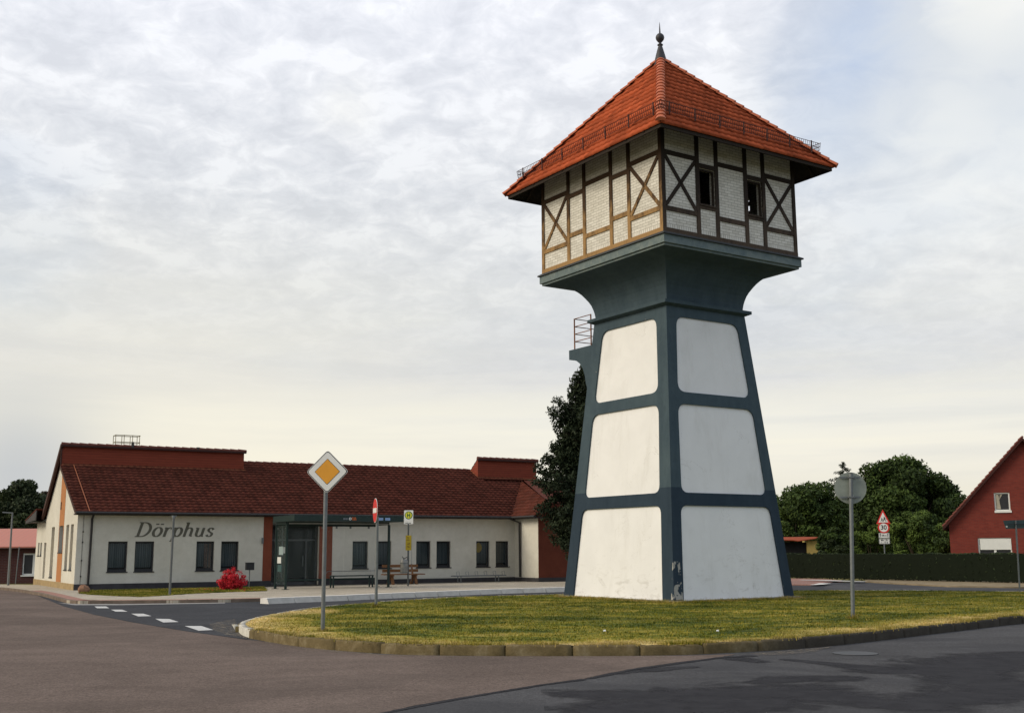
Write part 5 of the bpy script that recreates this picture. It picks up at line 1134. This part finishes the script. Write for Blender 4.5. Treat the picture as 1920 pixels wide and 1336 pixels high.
# red gabled house on the right
HY = 62.0; a = at(1783,1040,HY); t = thing('red_house', 'red brick gabled house with white framed windows behind the hedge', 'house', (a.x,a.y,0), R(-24))
rb_ = Mat('bright_red_brick', .9, .2); s3 = rb_.sep(); uu = rb_.math('ADD', s3[0], s3[1]); cb = rb_.n('ShaderNodeCombineXYZ'); rb_.l(uu, cb.inputs[0]); rb_.l(s3[2], cb.inputs[1])
b_ = bricktex(rb_, cb.outputs[0], .25, .083, .008, (.20,.038,.027), (.155,.029,.022), (.14,.05,.04)); rb_.color(rb_.mix(.5,b_.outputs['Color'],rb_.ramp(rb_.noise(1,5,.6),[(.3,(.85,.85,.85)),(.7,(1.12,1.12,1.12))]),'MULTIPLY'))
toL = lambda px,py: (lambda q: (q.x, q.z))(Matrix.Rotation(R(24),4,'Z')@((lambda d,n: Vector((0,0,EYE))+d*((Vector((a.x,a.y,0))-Vector((0,0,EYE))).dot(n)/d.dot(n)))(ray(px,py),Vector((math.sin(R(-24)),-math.cos(R(-24)),0)))-Vector((a.x,a.y,0))))
ax_, az_ = toL(1917,826); _, ez = toL(1783,982); Wd = ax_*2
w1a, w1t = toL(1863,923); w1b, w1u = toL(1895,957); w2a, w2t = toL(1833,1008); w2b, _ = toL(1896,1008); w2bot = .75
mb = MB(); mb.holed([(0,0),(Wd,0),(Wd,ez),(ax_,az_),(0,ez)], [rect(w1a,w1b,w1u,w1t),rect(w2a,w2b,w2bot,w2t)], lambda u,z,d:(u,d,z), .14); mb.box((.02,.15,0),(Wd-.02,9,ez-.1)); mb.build('wall', rb_.m, t)
def wwin(x0,x1,z0,z1,tt,mull):
    mb = MB(); k=.07; [mb.box(q[0],q[1]) for q in (((x0,.06,z0),(x0+k,.12,z1)),((x1-k,.06,z0),(x1,.12,z1)),((x0+k,.06,z0),(x1-k,.12,z0+k)),((x0+k,.06,z1-k),(x1-k,.12,z1)))]
    if mull: mb.box(((x0+x1)/2-.06,.06,z0+k),((x0+x1)/2+.06,.12,z1-k))
    w = mb.build('window', sign_white, tt); mb = MB(); mb.face([(x0,.11,z0),(x1,.11,z0),(x1,.11,z1),(x0,.11,z1)]); mb.build('pane', frm, w); return w
w = wwin(w1a,w1b,w1u,w1t,t,False); mb = MB(); mb.box((w1a-.02,-.05,w1u-.09),(w1b+.05,.06,w1u+.02)); mb.build('sill', sign_white, w)
mb = MB(); mb.face([(w1a+.08,.095,w1u+.1),(w1a+.30,.095,w1u+.1),(w1a+.22,.095,w1t-.1),(w1a+.08,.095,w1t-.1)]); mb.face([(w1a+.30,.095,w1t-.1),(w1a+.42,.095,w1t-.1),(w1a+.24,.095,w1t-.4)]); mb.build('curtain', simple('cream_curtain',(.36,.33,.26),.9), w)
w = wwin(w2a,w2b,w2bot,w2t,t,True); mb = MB(); mb.box((w2a+.1,.03,w2t-.62),(w2b-.02,.055,w2t-.05)); mb.build('roller_shutter', sign_white, w)
dk = simple('verge_tiles_dark',(.050,.018,.016),.85,.2,0,.3,8)
sl_ = (az_-ez)/ax_; ovh=.35
mb = MB()
for s_ in (-1,1):
    x0 = ax_+s_*ax_*1.075; z0 = az_-sl_*ax_*1.075
    mb.plate([(x0,-ovh,z0),(ax_,-ovh,az_),(ax_,9.4,az_),(x0,9.4,z0)],(0,0,1),.16)
mb.build('roof', dk, t)
mb = MB(); n=22
for i in range(n):
    q0=i/n; q1=(i+1)/n+.01; x0=ax_*(1-1.075*(1-q0)); x1_=ax_*(1-1.075*(1-q1)); z0=az_-sl_*(ax_-x0)+.17; z1_=az_-sl_*(ax_-x1_)+.19; mb.tube([(x0,-ovh+.05,z0+.04),(x1_,-ovh+.05,z1_-.02)],[.085,.06],6)
mb.build('verge_tiles', simple('verge_tile_row',(.14,.04,.03),.8), t)
# shed with orange roof beyond the hedge
t = thing('garden_shed', 'small yellow walled shed with an orange roof half hidden beyond the hedge', 'shed', at(1475,1035,72)-Vector((0,0,at(1475,1035,72).z)), R(-8))
k = 72/F_PX; zt = lambda y: at(1500,y,72).z
mb = MB(); mb.box((37*k,0,0),(60*k,2.5,zt(1013))); mb.build('wall', simple('yellow_wall',(.40,.30,.10),.9), t)
mb = MB(); mb.box((-40*k,.3,0),(36.9*k,2.5,zt(1016))); mb.build('lean_to', darkin, t)
mb = MB(); mb.plate([(-40*k,-.3,zt(1012)),(12*k,-.3,zt(1013)),(20*k,-.3,zt(1014.5)),(64*k,-.3,zt(1008)),(36*k,1.0,zt(1007)),(-40*k,1.0,zt(1007.5))],(0,0,1),.05); mb.build('roof', simple('orange_shed_roof',(.26,.055,.022),.8), t)

# ================================================================ vegetation
def leaf_mat(name, lo, hi, rough=.75):
    m = Mat(name, rough, .2); tt = m.attr('tint'); m.color(m.ramp(tt, [(0,lo),(1,hi)]))
    m.b.inputs['Subsurface Weight'].default_value = 0
    return m.m
def leaves(name, clumps, total, size, mat, parent=None, aspect=.55, shell=.55, up=.25, droop=0.0):
    cl = np.array([(c[0],c[1],c[2],c[3],c[4],c[5]) for c in clumps]); wgt = (cl[:,3]*cl[:,4]+cl[:,4]*cl[:,5]+cl[:,3]*cl[:,5]); wgt /= wgt.sum()
    idx = rng.choice(len(cl), total, p=wgt); d = rng.normal(size=(total,3)); d /= np.linalg.norm(d,axis=1)[:,None]
    rad = (shell+(1-shell)*rng.uniform(0,1,total)**.6)*(1+rng.normal(0,.06,total)); P = cl[idx,:3]+d*cl[idx,3:]*rad[:,None]
    nrm = d*.6+rng.normal(size=(total,3))*.7+np.array([0,0,up]); nrm /= np.linalg.norm(nrm,axis=1)[:,None]
    r = rng.normal(size=(total,3)); a = np.cross(nrm, r); a /= np.linalg.norm(a,axis=1)[:,None]; b = np.cross(nrm, a)
    s_ = size*rng.uniform(.6,1.4,total)[:,None]; a = a*s_; b = b*s_*aspect
    V = np.stack([P-a, P+b*.9+a*.1, P+a, P-b*.9+a*.1],1).reshape(-1,3); Fq = np.arange(total*4).reshape(-1,4)
    ct = rng.uniform(0,1,len(cl))[idx]; tint = np.clip(.55*ct+.45*rng.uniform(0,1,total)+.12*d[:,2],0,1)
    return npmesh(name, V, Fq, mat, parent, {'tint':('FACE',tint)})
bark = simple('bark', (.055,.042,.032), .95, .1, 0, .3, 6, .6, 20)
def crown_clumps(c, rad, n, cr, flat=.75, seed=0, low=-.95):
    g = np.random.default_rng(seed); out = []
    while len(out) < n:
        d = g.normal(size=3); d /= np.linalg.norm(d)
        if d[2] < low: continue
        k = g.uniform(.55,1.0)**.7; r = cr*g.uniform(.6,1.35)
        out.append((c[0]+d[0]*rad[0]*k, c[1]+d[1]*rad[1]*k, c[2]+d[2]*rad[2]*k, r, r, r*flat))
    return out
def broad_tree(label, p, h, rad, zc, mat, nleaf=16000, ncl=46, cr=.9, size=.13, seed=1, group=None, base=0.0, name='broadleaf_tree'):
    t = thing(name, label, 'tree', (p[0],p[1],base), 0, group)
    c = (0,0,zc); g = random.Random(seed)
    mb = MB(); mb.tube([(0,0,0),(.05,0,zc*.4),(-.05,.05,zc*.75),(0,0,zc+rad[2]*.4)],[.28,.22,.16,.06],10)
    for i in range(9):
        a = g.uniform(0,2*PI); z0 = zc*g.uniform(.35,.8); e = g.uniform(.6,.9)
        mb.tube([(0,0,z0),(math.cos(a)*rad[0]*e*.5,math.sin(a)*rad[1]*e*.5,z0+rad[2]*.35),(math.cos(a)*rad[0]*e,math.sin(a)*rad[1]*e,zc+rad[2]*g.uniform(-.2,.6))],[.12,.07,.02],6)
    mb.build('trunk', bark, t)
    leaves('crown', crown_clumps(c, rad, ncl, cr, seed=seed), nleaf, size, mat, t); return t
dg = leaf_mat('dark_leaves', (.011,.021,.006), (.062,.100,.020)); mg = leaf_mat('mid_leaves', (.018,.034,.008), (.085,.125,.022)); fg = leaf_mat('fir_needles', (.009,.016,.008), (.032,.046,.020))
bg_ = leaf_mat('bush_leaves', (.028,.050,.011), (.11,.165,.032)); hg = leaf_mat('hedge_leaves', (.008,.015,.007), (.040,.058,.020)); ol = leaf_mat('far_leaves', (.012,.020,.010), (.045,.062,.022))
def ellip(px0,px1,py0,py1,Y):               # crown ellipsoid from its extent in the photograph at its real distance
    a, b = at(px0,(py0+py1)/2,Y), at(px1,(py0+py1)/2,Y); zt_, zb_ = at((px0+px1)/2,py0,Y).z, at((px0+px1)/2,py1,Y).z
    return Vector(((a.x+b.x)/2,Y,0)), (abs(b.x-a.x)/2, abs(b.x-a.x)/2*.8, (zt_-zb_)/2), (zt_+zb_)/2
G1 = 'trees behind the hedge on the right'
p, rd, zc = ellip(1452,1585,905,1070,84); broad_tree('dark leafy tree just right of the tower, behind the hedge', p, 0, rd, zc, dg, 34000, 80, .85, .13, 3, G1)
p, rd, zc = ellip(1598,1795,866,1072,88); broad_tree('largest broad dark tree behind the school warning sign', p, 0, rd, zc, dg, 62000, 130, 1.0, .14, 5, G1)
p, rd, zc = ellip(1545,1660,925,1075,97); broad_tree('black green tree in the gap behind the round sign', p, 0, rd, zc, dg, 26000, 60, .95, .15, 6, G1)
p, rd, zc = ellip(1725,1808,905,1060,94); broad_tree('narrow dark tree beside the red house gable', p, 0, rd, zc, dg, 22000, 50, .9, .14, 8, G1)
p, rd, zc = ellip(1400,1480,930,1060,95); broad_tree('tree half hidden behind the right side of the tower', p, 0, rd, zc, dg, 8000, 26, .7, .13, 9, G1)
def shrub(label, px0,px1,py0,py1,Y, mat, n, ncl, cr, seed, size=.09, group='shrubs behind the hedge'):
    p, rd, zc = ellip(px0,px1,py0,py1,Y); t = thing('shrub', label, 'shrub', (p.x,p.y,0), 0, group)
    mb = MB(); g = random.Random(seed)
    for i in range(5): a = g.uniform(0,2*PI); mb.tube([(0,0,0),(math.cos(a)*rd[0]*.5,math.sin(a)*rd[1]*.5,zc)],[.05,.015],5)
    mb.build('stem', bark, t); leaves('foliage', crown_clumps((0,0,zc), rd, ncl, cr, seed=seed, low=-.9), n, size, mat, t)
shrub('mid green bush rising behind the warning sign plates', 1672,1772,955,1060,74, bg_, 12000, 40, .42, 11)
shrub('light green shrub beside the tower right edge', 1455,1505,948,1015,76, mg, 5000, 22, .35, 12)
shrub('dark bush left of the round sign post behind the hedge', 1535,1600,992,1062,68, dg, 6000, 26, .33, 13)
shrub('olive bush between the round sign and the warning sign', 1600,1665,975,1062,70, bg_, 7000, 28, .35, 14)
shrub('dark bush against the left side of the red house', 1750,1800,985,1062,66, dg, 6000, 24, .33, 15)
shrub('low dark bush under the shed roof', 1538,1580,1012,1062,67, hg, 3000, 14, .25, 16)
# small spruce behind
p = at(1588,1030,99); t = thing('spruce_tree', 'thin spruce top poking out above the round sign', 'tree', (p.x,p.y,0), 0, G1); H_ = at(1592,866,99).z
mb = MB(); mb.tube([(0,0,0),(0,0,H_)],[.2,.02],8); mb.build('trunk', bark, t)
cl = []; g = random.Random(4)
for i in range(90): q = i/90; z = H_*(.35+.65*q); r_ = (1-q)**.72*3.1*g.uniform(.5,1); a = g.uniform(0,2*PI); cl.append((math.cos(a)*r_,math.sin(a)*r_,z-r_*.15,.48*(1-q)+.11,.48*(1-q)+.11,.12)); cl.append((math.cos(a)*r_*.5,math.sin(a)*r_*.5,z-r_*.05,.5*(1-q)+.12,.5*(1-q)+.12,.14))
cl += [(0,0,H_-.2,.06,.06,.3)]; leaves('crown', cl, 26000, .075, fg, t, .25)
# large dark conifer behind the tower
CY = 48.5; c0 = at(1104,1040,CY); t = thing('conifer', 'large irregular dark conifer between the hall and the tower', 'tree', (c0.x,c0.y,PZ), 0)
zt = lambda y: at(1090,y,CY).z-PZ; k = CY/F_PX
mb = MB(); mb.tube([(0,0,-.1),(.05,0,3),(-.05,0,6),(-.2,0,zt(690))],[.22,.17,.1,.02],10)
cl = []; g = random.Random(21)
outl = [(692,-6),(705,-13),(720,-24),(735,-33),(750,-36),(765,-60),(782,-70),(800,-66),(815,-56),(828,-48),(838,-66),(850,-78),(862,-74),(872,-88),(885,-98),(905,-100),(925,-84),(940,-80),(958,-96),(972,-88),(990,-76),(1008,-72),(1022,-62),(1036,-40)]
for (y,e) in outl:
    z = zt(y); L = -e*k
    for rep in range(3 if L > .5 else 1):
        a = PI+g.uniform(-.9,.9) if rep else PI+g.uniform(-.15,.15); Lr = L*(1 if rep==0 else g.uniform(.75,1.0))
        n = max(1,int(Lr/.26))
        for i in range(n+1):
            q = (i+.35)/(n+.35); rr_ = .36*(1-.35*q)+g.uniform(-.08,.08)
            cl.append((math.cos(a)*Lr*q+g.uniform(-.08,.08)+rr_*.5, math.sin(a)*Lr*q+g.uniform(-.1,.1), z+g.uniform(-.22,.22)+(.10*q), rr_, rr_, rr_*.9))
        mb.tube([(0,0,z-.1),(math.cos(a)*Lr*.9,math.sin(a)*Lr*.9,z+.05)],[.05,.012],5,False)
    for rep in range(5):
        a = g.uniform(-1.7,1.7); Lr = max(L,.3)*g.uniform(.5,1.0); n = max(1,int(Lr/.32))
        for i in range(n+1):
            q=(i+.5)/(n+.5); rr_=.30; cl.append((math.cos(a)*Lr*q, math.sin(a)*Lr*q, z+g.uniform(-.22,.22), rr_, rr_, .32))
mb.build('trunk', bark, t); leaves('crown', cl, 100000, .085, fg, t, .4, .3)
# trees at the far left behind the bungalow
G2 = 'trees far away on the left'
p, rd, zc = ellip(8,72,906,985,110); broad_tree('round topped tree on the left skyline', p, 0, rd, zc, ol, 16000, 50, .75, .16, 31, G2)
p, rd, zc = ellip(-60,50,928,1040,112); broad_tree('dark tree at the left edge behind the bungalow', p, 0, rd, zc, ol, 24000, 60, 1.1, .19, 32, G2)
p, rd, zc = ellip(30,100,938,1045,108); broad_tree('dark tree between the skyline tree and the hall gable', p, 0, rd, zc, ol, 20000, 56, 1.0, .18, 33, G2)
p, rd, zc = ellip(72,104,920,990,118); broad_tree('small reddish brown tree touching the hall roof edge', p, 0, rd, zc, leaf_mat('bronze_leaves',(.025,.016,.010),(.075,.050,.030)), 4000, 18, .5, .14, 34, G2)
# hedge along the far road
h0, h1, h2 = G(1380,1081,.05), G(1686,1087.2,.05), G(1930,1092.5,.05); h3 = h2+(h2-h1).normalized()*14
hp = thing('hedge', 'long dark clipped hedge running behind the road on the right', 'hedge', h1)
mb = MB(); pts = [h0,h1,h2,h3]; HH = 1.24
cl = []
core = MB()
for a,b in zip(pts[:-1],pts[1:]):
    a_, b_2 = a-h1, b-h1; core.bar(a_+Vector((0,.45,HH/2)), b_2+Vector((0,.45,HH/2)), .6, HH-.08); L = (b-a).length; n = int(L/.35)
    for i in range(n):
        q = a_.lerp(b_2,(i+.5)/n)
        for zz in (.15,.45,.75,1.0): cl.append((q.x, q.y+.22+random.uniform(-.03,.05), zz+random.uniform(-.05,.05), .22,.12,.20))
        cl.append((q.x, q.y+.45, HH-.06+random.uniform(-.035,.035), .22,.30,.07))
core.build('hedge_core', simple('hedge_inside',(.010,.014,.008),.95,.1), hp); leaves('foliage', cl, 52000, .045, hg, hp, .6, .6)
# red burning bush
p = G(433,1105,PZ); t = thing('red_bush', 'bright crimson burning bush before the hall windows', 'bush', p, 0)
rdm = leaf_mat('crimson_leaves', (.36,.008,.016), (.78,.05,.07)); mb = MB(); g = random.Random(9); cl = []
for i in range(80):
    a = g.uniform(0,2*PI); el = g.uniform(.05,1.45); r_ = .50*g.uniform(.62,1.22)
    e = Vector((math.cos(a)*math.cos(el)*r_, math.sin(a)*math.cos(el)*r_, .18+math.sin(el)*r_*1.05)); mb.tube([(0,0,0),tuple(e*.5),tuple(e)],[.012,.008,.004],4,False); cl.append((e.x,e.y,e.z,.10,.10,.08)); cl.append((e.x*.6,e.y*.6,e.z*.6,.12,.12,.1))
for i in range(26): a = g.uniform(0,2*PI); cl.append((math.cos(a)*.36,math.sin(a)*.36,.15+g.uniform(-.03,.1),.11,.11,.12))
mb.build('stem', bark, t); leaves('foliage', cl, 9000, .032, rdm, t, .5, .4)

cl = [(p.x+g.gauss(0,.6),p.y+g.gauss(0,.45)-.2,PZ+.035,.02,.02,.004) for _ in range(90)]
o = leaves('fallen_leaves', cl, 160, .028, rdm, None, .5, .4); tag(o, 'fallen crimson leaves scattered on the grass round the red bush', 'leaves', kind='stuff')

# far-off wood along the horizon
cl = []; g = random.Random(77)
for i in range(420):
    a = -1.15+2.3*i/419; d_ = 330+g.uniform(-20,20); h_ = g.uniform(2.6,4.6); cl.append((math.sin(a)*d_, math.cos(a)*d_, h_*.8, g.uniform(3,5), 3, h_))
o = leaves('distant_wood', cl, 42000, .8, ol, None, .7, .5); tag(o, 'dark line of distant woodland on the horizon', 'woodland', kind='stuff')
